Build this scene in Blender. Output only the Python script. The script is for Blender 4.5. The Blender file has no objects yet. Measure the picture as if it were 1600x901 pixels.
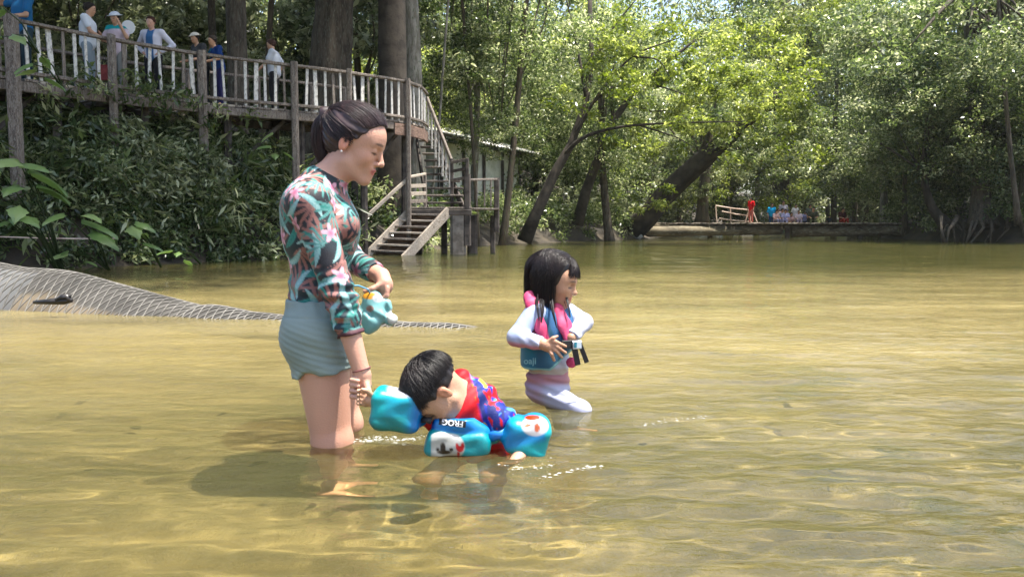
import bpy, math, random
import numpy as np
from mathutils import Vector, Matrix

SC = bpy.context.scene
COL = SC.collection
RND = random.Random(7)
RG = np.random.default_rng(7)

# ------------------------------------------------------------------ camera
CAMH, PITCH, F = 0.72, math.radians(4.48), 1305.0
cam_d = bpy.data.cameras.new('camera'); cam = bpy.data.objects.new('camera', cam_d); COL.objects.link(cam)
cam.location = (0, 0, CAMH); cam.rotation_euler = (math.pi/2 - PITCH, 0, 0)
cam_d.sensor_width = 36; cam_d.lens = 36*F/1600; cam_d.clip_start = 0.05; cam_d.clip_end = 1000
SC.camera = cam

# ------------------------------------------------------------------ sky and sun
SUN_EL, SUN_AZ = math.radians(74), math.radians(100)      # azimuth measured from +Y (north) towards +X
w = bpy.data.worlds.new('World'); SC.world = w; w.use_nodes = True
wn = w.node_tree.nodes; wl = w.node_tree.links
bg = wn['Background']; sky = wn.new('ShaderNodeTexSky'); sky.sky_type = 'NISHITA'; sky.sun_disc = False
sky.sun_elevation = SUN_EL; sky.sun_rotation = SUN_AZ; sky.dust_density = 3.0; sky.air_density = 1.0; sky.ozone_density = 1.0
wl.new(sky.outputs[0], bg.inputs[0]); bg.inputs[1].default_value = 0.15
sun_d = bpy.data.lights.new('sun', 'SUN'); sun_d.energy = 4.9; sun_d.angle = math.radians(0.9); sun_d.color = (1, .95, .86)
sun = bpy.data.objects.new('sun', sun_d); COL.objects.link(sun)
sdir = Vector((math.sin(SUN_AZ)*math.cos(SUN_EL), math.cos(SUN_AZ)*math.cos(SUN_EL), math.sin(SUN_EL)))
sun.rotation_euler = sdir.to_track_quat('Z', 'Y').to_euler()
SC.view_settings.view_transform = 'Standard'; SC.view_settings.look = 'None'
SC.view_settings.exposure = 1.45; SC.view_settings.gamma = 1
SC.cycles.max_bounces = 7; SC.cycles.transparent_max_bounces = 12; SC.cycles.diffuse_bounces = 4
SC.cycles.glossy_bounces = 3; SC.cycles.transmission_bounces = 4
SC.cycles.caustics_reflective = False; SC.cycles.caustics_refractive = True; sun_d.cycles.is_caustics_light = True
SC.cycles.sample_clamp_indirect = 6
SC.cycles.use_denoising = True

# ------------------------------------------------------------------ helpers
def at(px, py, Y):
    """world point at distance Y in front of the camera, seen at photo pixel (px, py)"""
    u = (px-800)/F; v = (450.5-py)/F
    dy = v*math.sin(PITCH)+math.cos(PITCH); dz = v*math.cos(PITCH)-math.sin(PITCH)
    return np.array([u*Y/dy, Y, CAMH+dz*Y/dy])

def sstep(a, b, x):
    t = np.clip((x-a)/(b-a), 0, 1); return t*t*(3-2*t)

def wave_noise(seed, P, freq, octaves=3):
    """smooth pseudo-random scalar field from summed sines, about -1..1"""
    r = np.random.default_rng(seed); out = 0; amp = 1; tot = 0
    for o in range(octaves):
        s = 0
        for k in range(5):
            d = r.normal(size=P.shape[-1]); d /= np.linalg.norm(d)
            s = s+np.sin((P@d)*freq*(.7+.6*r.random())+r.random()*6.28+.8*s)
        out = out+amp*s/3; tot += amp; amp *= .5; freq *= 2.1
    return out/tot

MATS = {}
def _base(name):
    m = bpy.data.materials.new(name); m.use_nodes = True; nt = m.node_tree
    b = nt.nodes['Principled BSDF']; MATS[name] = m
    return m, nt, b
def _mix(nt, fac, a, b, mode='MIX'):
    n = nt.nodes.new('ShaderNodeMix'); n.data_type = 'RGBA'; n.blend_type = mode
    for i, v in ((0, fac), (6, a), (7, b)):
        if hasattr(v, 'is_output'): nt.links.new(v, n.inputs[i])
        elif i == 0: n.inputs[0].default_value = v
        else: n.inputs[i].default_value = (*v[:3], 1)
    return n.outputs[2]
def _noise(nt, scale, detail=4, rough=.55, stretch=None, coord='Object', dist=0):
    tc = nt.nodes.new('ShaderNodeTexCoord'); n = nt.nodes.new('ShaderNodeTexNoise')
    n.inputs['Scale'].default_value = scale; n.inputs['Detail'].default_value = detail
    n.inputs['Roughness'].default_value = rough; n.inputs['Distortion'].default_value = dist
    mp = nt.nodes.new('ShaderNodeMapping'); nt.links.new(tc.outputs[coord], mp.inputs[0])
    if stretch: mp.inputs['Scale'].default_value = stretch
    nt.links.new(mp.outputs[0], n.inputs['Vector'])
    return n.outputs['Fac']
def _ramp(nt, src, lo, hi):
    n = nt.nodes.new('ShaderNodeMapRange'); n.interpolation_type = 'SMOOTHSTEP'
    n.inputs[1].default_value = lo; n.inputs[2].default_value = hi; nt.links.new(src, n.inputs[0]); return n.outputs[0]
def _bump(nt, b, h, strength, dist=.01):
    n = nt.nodes.new('ShaderNodeBump'); n.inputs['Strength'].default_value = strength; n.inputs['Distance'].default_value = dist
    nt.links.new(h, n.inputs['Height']); nt.links.new(n.outputs[0], b.inputs['Normal'])

def mat(name, c1, c2=None, scale=8, lo=.35, hi=.65, rough=.7, bump=0, stretch=None, c3=None, bdist=.01, spec=.4, sss=0, coord='Object'):
    if name in MATS: return MATS[name]
    m, nt, b = _base(name)
    b.inputs['Roughness'].default_value = rough; b.inputs['Specular IOR Level'].default_value = spec
    if c2 is None: b.inputs['Base Color'].default_value = (*c1, 1)
    else:
        f = _noise(nt, scale, stretch=stretch, coord=coord); c = _mix(nt, _ramp(nt, f, lo, hi), c1, c2)
        if c3 is not None:
            c = _mix(nt, _ramp(nt, _noise(nt, scale*3.7, stretch=stretch, coord=coord), .5, .72), c, c3)
        nt.links.new(c, b.inputs['Base Color'])
        if bump: _bump(nt, b, _noise(nt, scale*4, 6, .65, stretch, coord), bump, bdist)
    return m
def matc(name, rough=.6, spec=.4, sss=0, bumpscale=0, bump=0, coat=0, sssr=(.9, .35, .2), dim=1.0):
    """material that takes its printed colour from the mesh colour attribute Col"""
    m, nt, b = _base(name)
    a = nt.nodes.new('ShaderNodeAttribute'); a.attribute_name = 'Col'
    g_ = nt.nodes.new('ShaderNodeHueSaturation'); g_.inputs['Value'].default_value = dim; g_.inputs['Saturation'].default_value = 1.12; nt.links.new(a.outputs['Color'], g_.inputs['Color']); nt.links.new(g_.outputs[0], b.inputs['Base Color'])
    b.inputs['Roughness'].default_value = rough; b.inputs['Specular IOR Level'].default_value = spec
    if sss:
        b.inputs['Subsurface Weight'].default_value = sss; b.inputs['Subsurface Scale'].default_value = .006
        b.inputs['Subsurface Radius'].default_value = sssr
    if coat: b.inputs['Coat Weight'].default_value = coat; b.inputs['Coat Roughness'].default_value = .15
    if bump: _bump(nt, b, _noise(nt, bumpscale, 4), bump, .004)
    return m

def mesh(name, V, Fc, m=None, smooth=False, col=None, val=None):
    me = bpy.data.meshes.new(name)
    V = np.asarray(V, dtype=np.float32)
    if isinstance(Fc, np.ndarray):
        n, k = Fc.shape
        me.vertices.add(len(V)); me.vertices.foreach_set('co', V.ravel())
        me.loops.add(n*k); me.loops.foreach_set('vertex_index', Fc.astype(np.int32).ravel())
        me.polygons.add(n); me.polygons.foreach_set('loop_start', np.arange(0, n*k, k, dtype=np.int32))
        me.polygons.foreach_set('loop_total', np.full(n, k, dtype=np.int32))
        me.update(calc_edges=True)
    else:
        me.from_pydata([tuple(map(float, v)) for v in V], [], [tuple(f) for f in Fc]); me.update()
    if smooth: me.polygons.foreach_set('use_smooth', np.ones(len(me.polygons), dtype=bool))
    if col is not None:
        a = me.color_attributes.new('Col', 'FLOAT_COLOR', 'POINT')
        c = np.ones((len(V), 4), dtype=np.float32); c[:, :3] = col; a.data.foreach_set('color', c.ravel())
    if val is not None:
        a = me.attributes.new('val', 'FLOAT', 'POINT'); a.data.foreach_set('value', np.asarray(val, dtype=np.float32))
    if m: me.materials.append(m)
    return me

def wloc(o):
    v = Vector((0, 0, 0))
    while o is not None: v = v+o.location; o = o.parent
    return np.array(v)
def obj(name, me, parent=None, loc=None):
    """link a mesh given in world coordinates; origin moves to the parent's (or loc)"""
    o = bpy.data.objects.new(name, me); COL.objects.link(o)
    if parent is not None: o.parent = parent
    ref = wloc(parent) if parent is not None else np.zeros(3)
    if loc is not None: o.location = Vector(np.asarray(loc)-ref); ref = np.asarray(loc, dtype=float)
    if np.abs(ref).sum() > 0: me.transform(Matrix.Translation(-Vector(ref)))
    return o
def tag(o, label=None, cat=None, group=None, kind=None):
    for k, v in (('label', label), ('category', cat), ('group', group), ('kind', kind)):
        if v: o[k] = v
    return o
def thing(name, loc, label, cat, group=None):
    o = bpy.data.objects.new(name, None); COL.objects.link(o); o.location = Vector([float(a) for a in loc]); o.empty_display_size = .1
    return tag(o, label, cat, group)
def copy_tree(o, parent=None):
    c = o.copy(); COL.objects.link(c)
    if parent is not None: c.parent = parent
    for ch in list(o.children): copy_tree(ch, c)
    return c

def frame(a, b, up=(0, 0, 1)):
    a = np.asarray(a, float); b = np.asarray(b, float)
    d = b-a; L = np.linalg.norm(d); d = d/max(L, 1e-9)
    up = np.asarray(up, float)
    s = np.cross(d, up)
    if np.linalg.norm(s) < 1e-3: s = np.cross(d, np.array([1., 0, 0]))
    s /= np.linalg.norm(s); u = np.cross(s, d)
    return d, s, u, L
BOXF = [(0, 1, 3, 2), (4, 6, 7, 5), (0, 4, 5, 1), (2, 3, 7, 6), (0, 2, 6, 4), (1, 5, 7, 3)]
def beam_vf(a, b, w, h, up=(0, 0, 1), bev=0.0, jit=0):
    """box from a to b, w wide and h high, with chamfered long edges"""
    d, s, u, L = frame(a, b, up); a = np.asarray(a, float); b = np.asarray(b, float)
    c = min(w, h)*.18 if bev == 0 else bev
    ring = [(-w/2+c, -h/2), (w/2-c, -h/2), (w/2, -h/2+c), (w/2, h/2-c), (w/2-c, h/2), (-w/2+c, h/2), (-w/2, h/2-c), (-w/2, -h/2+c)]
    V = [e+s*x+u*y+RG.normal(size=3)*jit for e in (a, b) for x, y in ring]
    Fc = [(i, i+8, (i+1) % 8+8, (i+1) % 8) for i in range(8)]+[tuple(range(8)), tuple(range(15, 7, -1))]
    return np.array(V), Fc
def tube_vf(pts, rad, n=8, cap=True, wob=0, seed=0):
    pts = np.asarray(pts, float); k = len(pts)
    rad = np.broadcast_to(np.asarray(rad, float), (k,)); r = np.random.default_rng(seed)
    T = np.gradient(pts, axis=0); T /= np.linalg.norm(T, axis=1)[:, None]+1e-9
    ref = np.array([0, 0, 1.]) if abs(T[0][2]) < .8 else np.array([1., 0, 0])
    V = []; s = np.cross(T[0], ref); s /= np.linalg.norm(s)
    prof = 1+wob*r.normal(size=n)
    ang = np.arange(n)*2*math.pi/n
    for i in range(k):
        s = s-T[i]*(s@T[i]); s /= np.linalg.norm(s); u = np.cross(T[i], s)
        pr = prof*(1+wob*.5*r.normal(size=n))
        V.append(pts[i]+rad[i]*pr[:, None]*(np.cos(ang)[:, None]*s+np.sin(ang)[:, None]*u))
    V = np.concatenate(V)
    Fc = [(i*n+j, i*n+(j+1) % n, (i+1)*n+(j+1) % n, (i+1)*n+j) for i in range(k-1) for j in range(n)]
    if cap: Fc += [tuple(range(n-1, -1, -1)), tuple((k-1)*n+j for j in range(n))]
    return V, Fc
class MB:
    """collects pieces that become ONE mesh"""
    def __init__(s): s.V = []; s.F = []; s.n = 0
    def add(s, V, Fc):
        s.V.append(np.asarray(V)); s.F += [tuple(int(i)+s.n for i in f) for f in Fc]; s.n += len(V); return s
    def mesh(s, name, m, smooth=False): return mesh(name, np.concatenate(s.V), s.F, m, smooth)
def part(name, vf, m, parent, smooth=False, loc=None, label=None):
    o = obj(name, mesh(name, vf[0], vf[1], m, smooth), parent, loc)
    if label: o['label'] = label
    return o

def strips(paths, r0, r1=None, nside=3):
    """many thin tapered tubes -> one vertex/face set. paths: (N,K,3)"""
    P = np.asarray(paths, float); N, K, _ = P.shape
    if r1 is None: r1 = r0*.4
    T = np.gradient(P, axis=1); T /= np.linalg.norm(T, axis=2, keepdims=True)+1e-9
    ref = np.array([.3, -.9, .2]); S = np.cross(T, ref); S /= np.linalg.norm(S, axis=2, keepdims=True)+1e-9
    U = np.cross(T, S); rr = np.linspace(r0, r1, K)[None, :, None]
    V = []
    for j in range(nside):
        a = 2*math.pi*j/nside; V.append(P+rr*(math.cos(a)*S+math.sin(a)*U))
    V = np.stack(V, 2).reshape(-1, 3)
    idx = np.arange(N*K*nside).reshape(N, K, nside); Fs = []
    for j in range(nside):
        j2 = (j+1) % nside
        Fs.append(np.stack([idx[:, :-1, j], idx[:, :-1, j2], idx[:, 1:, j2], idx[:, 1:, j]], -1).reshape(-1, 4))
    return V, np.concatenate(Fs)

# ------------------------------------------------------------------ signed distance sculpting
class SDF:
    def __init__(s, lo, hi, h):
        s.h = h; s.lo = np.array(lo, float); s.n = np.ceil((np.array(hi)-s.lo)/h).astype(int)+1
        s.d = np.full(s.n, .5, np.float32)
        s.ax = [s.lo[i]+h*np.arange(s.n[i]) for i in range(3)]
    def blk(s, lo, hi, pad):
        a = np.clip(np.floor((np.array(lo)-pad-s.lo)/s.h).astype(int), 0, s.n); b = np.clip(np.ceil((np.array(hi)+pad-s.lo)/s.h).astype(int)+1, 0, s.n)
        sl = tuple(slice(int(a[i]), int(b[i])) for i in range(3))
        if any(b[i] <= a[i] for i in range(3)): return None, None
        g = np.meshgrid(*[s.ax[i][sl[i]].astype(np.float32) for i in range(3)], indexing='ij', sparse=True)
        return sl, g
    def put(s, sl, d, k, mode):
        o = s.d[sl]; k = max(k, 1e-4)
        if mode == 'u':
            h = np.maximum(k-np.abs(o-d), 0)/k; s.d[sl] = np.minimum(o, d)-h*h*k*.25
        elif mode == 's':
            d = -d; h = np.maximum(k-np.abs(o-d), 0)/k; s.d[sl] = np.maximum(o, d)+h*h*k*.25
    def ell(s, c, r, R=None, k=.01, mode='u', cut=None, infl=0):
        c = np.asarray(c, float); r = np.asarray(r, float)+infl
        m = r.max(); sl, g = s.blk(c-m, c+m, k+2*s.h)
        if sl is None: return s
        x, y, z = g[0]-c[0], g[1]-c[1], g[2]-c[2]
        if R is not None: x, y, z = [R[i][0]*x+R[i][1]*y+R[i][2]*z for i in range(3)]
        k0 = np.sqrt((x/r[0])**2+(y/r[1])**2+(z/r[2])**2); k1 = np.sqrt((x/r[0]**2)**2+(y/r[1]**2)**2+(z/r[2]**2)**2)
        d = np.where(k0 < 1e-3, -r.min(), k0*(k0-1)/np.maximum(k1, 1e-6)).astype(np.float32)
        if cut: d = s.cutd(d, g, cut)
        s.put(sl, d, k, mode); return s
    def cutd(s, d, g, cut):
        for (p, n) in cut:
            p = np.asarray(p, float); n = np.asarray(n, float); n = n/np.linalg.norm(n)
            d = np.maximum(d, n[0]*(g[0]-p[0])+n[1]*(g[1]-p[1])+n[2]*(g[2]-p[2]))
        return d
    def cap(s, a, b, r1, r2, k=.01, mode='u', sq=None, cut=None, infl=0):
        a = np.asarray(a, float); b = np.asarray(b, float); r1 += infl; r2 += infl
        m = max(r1, r2)*(1 if sq is None else max(1, sq[1])); sl, g = s.blk(np.minimum(a, b)-m, np.maximum(a, b)+m, k+2*s.h)
        if sl is None: return s
        x, y, z = g[0]-a[0], g[1]-a[1], g[2]-a[2]; v = b-a
        t = np.clip((x*v[0]+y*v[1]+z*v[2])/(v@v), 0, 1)
        x, y, z = x-t*v[0], y-t*v[1], z-t*v[2]
        if sq is not None:
            ax = np.asarray(sq[0], float); ax = ax/np.linalg.norm(ax); p = (x*ax[0]+y*ax[1]+z*ax[2])*(1/sq[1]-1)
            x, y, z = x+p*ax[0], y+p*ax[1], z+p*ax[2]
        d = (np.sqrt(x*x+y*y+z*z)-(r1+(r2-r1)*t)).astype(np.float32)
        if cut: d = s.cutd(d, g, cut)
        s.put(sl, d, k, mode); return s
    def rbox(s, c, hs, R=None, r=.02, k=.01, mode='u', cut=None):
        c = np.asarray(c, float); hs = np.asarray(hs, float)
        m = np.linalg.norm(hs); sl, g = s.blk(c-m, c+m, k+2*s.h)
        if sl is None: return s
        x, y, z = g[0]-c[0], g[1]-c[1], g[2]-c[2]
        if R is not None: x, y, z = [R[i][0]*x+R[i][1]*y+R[i][2]*z for i in range(3)]
        q = [np.abs(v)-(hs[i]-r) for i, v in enumerate((x, y, z))]
        q = np.broadcast_arrays(*q)
        d = np.sqrt(sum(np.maximum(v, 0)**2 for v in q))+np.minimum(np.maximum(np.maximum(q[0], q[1]), q[2]), 0)-r
        if cut: d = s.cutd(d, g, cut)
        s.put(sl, d.astype(np.float32), k, mode); return s
    def cutall(s, planes):
        g = np.meshgrid(*[a.astype(np.float32) for a in s.ax], indexing='ij', sparse=True)
        s.d = s.cutd(s.d, g, planes).astype(np.float32); return s
    def rough(s, fn, band=.03):
        """d += fn(points) near the surface"""
        i = np.where(np.abs(s.d) < band); P = np.stack([s.ax[j][i[j]] for j in range(3)], -1)
        s.d[i] += fn(P).astype(np.float32); return s
    def net(s):
        d = s.d.copy(); d[0] = d[-1] = .5; d[:, 0] = d[:, -1] = .5; d[:, :, 0] = d[:, :, -1] = .5
        neg = d < 0
        nx, ny, nz = [n-1 for n in s.n]
        cnt = np.zeros((nx, ny, nz), np.int8)
        for a in (0, 1):
            for b in (0, 1):
                for c in (0, 1): cnt += neg[a:a+nx, b:b+ny, c:c+nz]
        I, J, K = np.where((cnt > 0) & (cnt < 8)); vid = np.full((nx, ny, nz), -1, np.int32); vid[I, J, K] = np.arange(len(I))
        pos = np.zeros((len(I), 3)); num = np.zeros(len(I))
        cor = [(a, b, c) for a in (0, 1) for b in (0, 1) for c in (0, 1)]
        for p in cor:
            for ax in range(3):
                if p[ax]: continue
                q = list(p); q[ax] = 1
                v0 = d[I+p[0], J+p[1], K+p[2]]; v1 = d[I+q[0], J+q[1], K+q[2]]
                m = (v0 < 0) != (v1 < 0); t = np.where(m, v0/np.where(m, v0-v1, 1), 0)
                for i in range(3): pos[:, i] += m*(p[i]+(t if i == ax else 0))
                num += m
        pos /= num[:, None]; V = (pos+np.stack([I, J, K], -1))*s.h+s.lo
        Fs = []
        for ax in range(3):
            o1, o2 = [(1, 2), (2, 0), (0, 1)][ax]
            sl0 = [slice(0, None)]*3; sl1 = [slice(0, None)]*3; sl0[ax] = slice(0, -1); sl1[ax] = slice(1, None)
            A = neg[tuple(sl0)]; B = neg[tuple(sl1)]
            for flip, M in ((False, A & ~B), (True, ~A & B)):
                e = np.stack(np.where(M), -1)
                def cell(d1, d2):
                    c = e.copy(); c[:, o1] -= d1; c[:, o2] -= d2; return vid[c[:, 0], c[:, 1], c[:, 2]]
                q = np.stack([cell(1, 1), cell(0, 1), cell(0, 0), cell(1, 0)], -1)
                Fs.append(q[:, ::-1] if flip else q)
        return V, np.concatenate(Fs)
def relax(V, Fq, it=2, lam=.5):
    for _ in range(it):
        S = np.zeros_like(V); C = np.zeros(len(V))
        for a, b in ((0, 1), (1, 2), (2, 3), (3, 0)):
            for i, j in ((a, b), (b, a)):
                for c in range(3): S[:, c] += np.bincount(Fq[:, i], weights=V[Fq[:, j], c], minlength=len(V))
                C += np.bincount(Fq[:, i], minlength=len(V))
        V = V*(1-lam)+lam*S/np.maximum(C, 1)[:, None]
    return V
def vnormals(V, Fq):
    n = np.cross(V[Fq[:, 2]]-V[Fq[:, 0]], V[Fq[:, 3]]-V[Fq[:, 1]]); N = np.zeros_like(V)
    for i in range(4):
        for c in range(3): N[:, c] += np.bincount(Fq[:, i], weights=n[:, c], minlength=len(V))
    return N/(np.linalg.norm(N, axis=1)[:, None]+1e-12)
def lerpc(A, B, t):
    t = np.clip(np.asarray(t, float), 0, 1)[:, None]; return np.asarray(A)*(1-t)+np.asarray(B)*t
# ------------------------------------------------------------------ terrain and water
LB = [(-12, -8.5), (9, -8.8), (12, -8.4), (13, -7.7), (15, -6.2), (17, -4.4), (20, -2.8), (24, -1.6), (27, -.9), (30, .8), (36, 4.8), (40, 6.6), (45, 8.8), (52, 12), (60, 16), (75, 26), (130, 60)]
RB = [(-12, 20), (25, 20.3), (31, 19.0), (36, 17.6), (40, 18.0), (45, 19.5), (52, 22.5), (60, 27), (75, 38), (130, 75)]
def bankx(T, y): return np.interp(y, [a for a, b in T], [b for a, b in T])
def ground_z(x, y):
    x = np.asarray(x, float); y = np.asarray(y, float)
    P = np.stack([x, y], -1)
    wob = .25*wave_noise(3, P, 1.1, 2)
    dl = (bankx(LB, y)-x)*.8+wob; dr = (x-bankx(RB, y))*.9+wob
    d = np.maximum(dl, dr)                      # >0 on land
    left = dl > dr
    steep = np.where(left, np.interp(y, [0, 18, 24, 30, 60], [1.25, 1.0, .40, .25, .2]), .32)
    top = np.where(left, np.interp(y, [0, 20, 26], [1.75, 1.9, 2.6]), 2.4)+.06*np.maximum(y-25, 0)
    land = .04+np.minimum(.35*sstep(0, .5, d)+steep*np.maximum(d-.2, 0), top)+.10*np.maximum(d-8, 0)
    land += .08*wave_noise(5, P, 2.0, 3)*sstep(0, 1, d)
    near = -.50-.05*sstep(0, 3, x)
    far = -.50-.7*sstep(8, 16, y)
    bed = np.where(y < 8, near, far)+.02*np.sin(7*(y+.35*x)+2.2*wave_noise(12, P, 1.6, 2))*sstep(-1, 1.5, x)*sstep(7, 5, y)+.035*wave_noise(9, P, 1.7, 3)+.012*wave_noise(10, P*np.array([1, 2.2]), 7, 2)
    zb = bed*sstep(0, 1.6, -d)
    return np.where(d > 0, land, zb)
def grid_sheet(xs, ys, zf):
    X, Y = np.meshgrid(xs, ys, indexing='ij'); Z = zf(X, Y)
    V = np.stack([X, Y, Z], -1).reshape(-1, 3); nx, ny = len(xs), len(ys)
    i = np.arange(nx*ny).reshape(nx, ny)
    Fq = np.stack([i[:-1, :-1], i[1:, :-1], i[1:, 1:], i[:-1, 1:]], -1).reshape(-1, 4)
    return V, Fq
xs = np.concatenate([np.arange(-300, -40, 20), np.arange(-40, -14, 1.0), np.arange(-14, 24, .22), np.arange(24, 60, 1.0), np.arange(60, 320, 20)])
ys = np.concatenate([np.arange(-60, -6, 6), np.arange(-6, 12, .22), np.arange(12, 50, .3), np.arange(50, 90, 1.0), np.arange(90, 400, 20)])
V, Fq = grid_sheet(xs, ys, ground_z)
m, nt, b = _base('ground')
geo = nt.nodes.new('ShaderNodeNewGeometry'); sp = nt.nodes.new('ShaderNodeSeparateXYZ'); nt.links.new(geo.outputs['Position'], sp.inputs[0])
earth = _mix(nt, _ramp(nt, _noise(nt, 1.3, 6), .35, .65), (.022, .017, .011), (.055, .042, .026))
sand = _mix(nt, _ramp(nt, _noise(nt, .8, 5, stretch=(1, 2, 1)), .3, .7), (.12, .094, .048), (.30, .245, .135))
sand = _mix(nt, _ramp(nt, _noise(nt, 2.6, 6, .7, dist=.6), .62, .72), sand, (.065, .05, .03))
sand = _mix(nt, _ramp(nt, _noise(nt, 14, 5, .7), .64, .72), sand, (.05, .038, .022))
weed = _ramp(nt, _noise(nt, .9, 5, .65, stretch=(1, 1.6, 1), dist=1.2), .52, .62); sx = nt.nodes.new('ShaderNodeMath'); sx.operation = 'MULTIPLY'; nt.links.new(weed, sx.inputs[0]); nt.links.new(_ramp(nt, sp.outputs['X'], .4, 1.6), sx.inputs[1])
sand = _mix(nt, sx.outputs[0], sand, (.075, .078, .03))
nt.links.new(_mix(nt, _ramp(nt, sp.outputs['Z'], -.12, .02), sand, earth), b.inputs['Base Color'])
b.inputs['Roughness'].default_value = .9
_bump(nt, b, _noise(nt, 9, 8, .7), .7, .05)
tag(obj('riverbed_and_banks', mesh('riverbed_and_banks', V, Fq, m, True)), kind='structure').cycles.is_caustics_receiver = True

def ripple(X, Y):
    P = np.stack([X*.75+.15*Y, Y*2.1], -1)
    amp = .0075*np.interp(Y, [0, 3, 8, 20, 45], [1.25, 1, .6, .4, .35])
    z = 1.25*amp*wave_noise(21, P, 4.6, 3)
    z += .0050*np.interp(X, [-2, 1.2], [.6, 1.4])*wave_noise(23, P, 15, 2)*np.interp(Y, [0, 5, 12], [1, .7, 0])
    for (cx, cy, A, lam, R, ph) in ((-.12, 2.55, .004, .12, .28, 0), (-.62, 2.70, .007, .10, .14, 1), (.20, 3.3, .007, .12, .2, 2), (.05, 2.45, .004, .08, .2, .5)):
        r = np.sqrt((X-cx)**2+((Y-cy))**2); ang = np.arctan2(Y-cy, X-cx)
        z += A*np.exp(-r/R)*np.sin(r*6.283/lam+ph+1.2*np.sin(ang*3+ph))*sstep(.05, .2, r)*(.65+.35*np.sin(ang*2+ph*2))
    return z
wx = np.concatenate([np.arange(-300, -20, 20), np.arange(-20, -5, .3), np.arange(-5, 5, .025), np.arange(5, 24, .3), np.arange(24, 320, 20)])
wy = np.concatenate([np.arange(-60, 0, 5), np.arange(0, 1.2, .1), np.arange(1.2, 5.5, .022), np.arange(5.5, 12, .07), np.arange(12, 50, .4), np.arange(50, 100, 4), np.arange(100, 400, 30)])
V, Fq = grid_sheet(wx, wy, ripple)
m, nt, b = _base('river_water'); out = nt.nodes['Material Output']
tr = nt.nodes.new('ShaderNodeBsdfRefraction'); tr.inputs['IOR'].default_value = 1.33; tr.inputs['Roughness'].default_value = 0; tr.inputs[0].default_value = (.93, .895, .70, 1)
df = nt.nodes.new('ShaderNodeBsdfDiffuse')
gl = nt.nodes.new('ShaderNodeBsdfGlossy'); gl.inputs['Roughness'].default_value = .03
fr = nt.nodes.new('ShaderNodeFresnel'); fr.inputs[0].default_value = 1.33
murk = nt.nodes.new('ShaderNodeMixShader'); mx = nt.nodes.new('ShaderNodeMixShader')
geo = nt.nodes.new('ShaderNodeNewGeometry'); sp = nt.nodes.new('ShaderNodeSeparateXYZ'); nt.links.new(geo.outputs['Position'], sp.inputs[0])
# suspended silt: golden over the shallow sand bar, olive over the deeper channel
warp = nt.nodes.new('ShaderNodeMath'); warp.operation = 'MULTIPLY_ADD'; nt.links.new(_noise(nt, .35, 3, stretch=(1, 1, 1)), warp.inputs[0]); warp.inputs[1].default_value = 5.0; nt.links.new(sp.outputs['Y'], warp.inputs[2])
deep = _ramp(nt, warp.outputs[0], 9.5, 18)
cm = _mix(nt, _ramp(nt, _noise(nt, .55, 4, stretch=(.6, 2.2, 1)), .35, .65), (.27, .22, .09), (.44, .36, .155))
cn = _mix(nt, _ramp(nt, warp.outputs[0], 5.0, 7.2), (.115, .112, .045), cm)
cc = _mix(nt, deep, cn, (.045, .058, .016))
nt.links.new(cc, df.inputs[0])
lay = nt.nodes.new('ShaderNodeFresnel'); lay.inputs[0].default_value = 1.33
mf = nt.nodes.new('ShaderNodeMapRange'); mf.inputs[1].default_value = .06; mf.inputs[2].default_value = .5; mf.inputs[3].default_value = .16; mf.inputs[4].default_value = .50
nt.links.new(lay.outputs[0], mf.inputs[0])
bp = nt.nodes.new('ShaderNodeBump'); bp.inputs['Strength'].default_value = .7; bp.inputs['Distance'].default_value = .012
nt.links.new(_noise(nt, 11, 4, .6, stretch=(1, 1.7, 1)), bp.inputs['Height'])
for n in (gl, fr): nt.links.new(bp.outputs[0], n.inputs['Normal'])
nt.links.new(mf.outputs[0], murk.inputs[0]); nt.links.new(tr.outputs[0], murk.inputs[1]); nt.links.new(df.outputs[0], murk.inputs[2])
nt.links.new(fr.outputs[0], mx.inputs[0]); nt.links.new(murk.outputs[0], mx.inputs[1]); nt.links.new(gl.outputs[0], mx.inputs[2])
nt.links.new(mx.outputs[0], out.inputs['Surface'])
water = tag(obj('river_water', mesh('river_water', V, Fq, m, True)), kind='structure'); water.cycles.is_caustics_caster = True

# ------------------------------------------------------------------ foliage tools
def leafmat(name, c1, c2, c3, trans=.45, rough=.45):
    m, nt, b = _base(name)
    a = nt.nodes.new('ShaderNodeAttribute'); a.attribute_name = 'val'
    cr = nt.nodes.new('ShaderNodeValToRGB'); nt.links.new(a.outputs['Fac'], cr.inputs[0])
    e = cr.color_ramp.elements; e[0].color = (*c1, 1); e[1].color = (*c3, 1); x = e.new(.55); x.color = (*c2, 1)
    tl = nt.nodes.new('ShaderNodeBsdfTranslucent')
    hs = nt.nodes.new('ShaderNodeHueSaturation'); hs.inputs['Hue'].default_value = .485; hs.inputs['Saturation'].default_value = 1.15; hs.inputs['Value'].default_value = 1.5
    nt.links.new(cr.outputs[0], hs.inputs['Color']); nt.links.new(hs.outputs[0], tl.inputs[0])
    nt.links.new(cr.outputs[0], b.inputs['Base Color']); b.inputs['Roughness'].default_value = rough; b.inputs['Specular IOR Level'].default_value = .55
    mxs = nt.nodes.new('ShaderNodeMixShader'); mxs.inputs[0].default_value = trans
    nt.links.new(b.outputs[0], mxs.inputs[1]); nt.links.new(tl.outputs[0], mxs.inputs[2])
    nt.links.new(mxs.outputs[0], nt.nodes['Material Output'].inputs['Surface'])
    return m
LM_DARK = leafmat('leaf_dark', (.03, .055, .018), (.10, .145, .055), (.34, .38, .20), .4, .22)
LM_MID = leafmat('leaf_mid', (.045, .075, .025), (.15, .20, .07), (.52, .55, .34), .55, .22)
LM_LIME = leafmat('leaf_lime', (.08, .12, .02), (.17, .22, .05), (.44, .50, .18), .55, .25)
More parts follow.
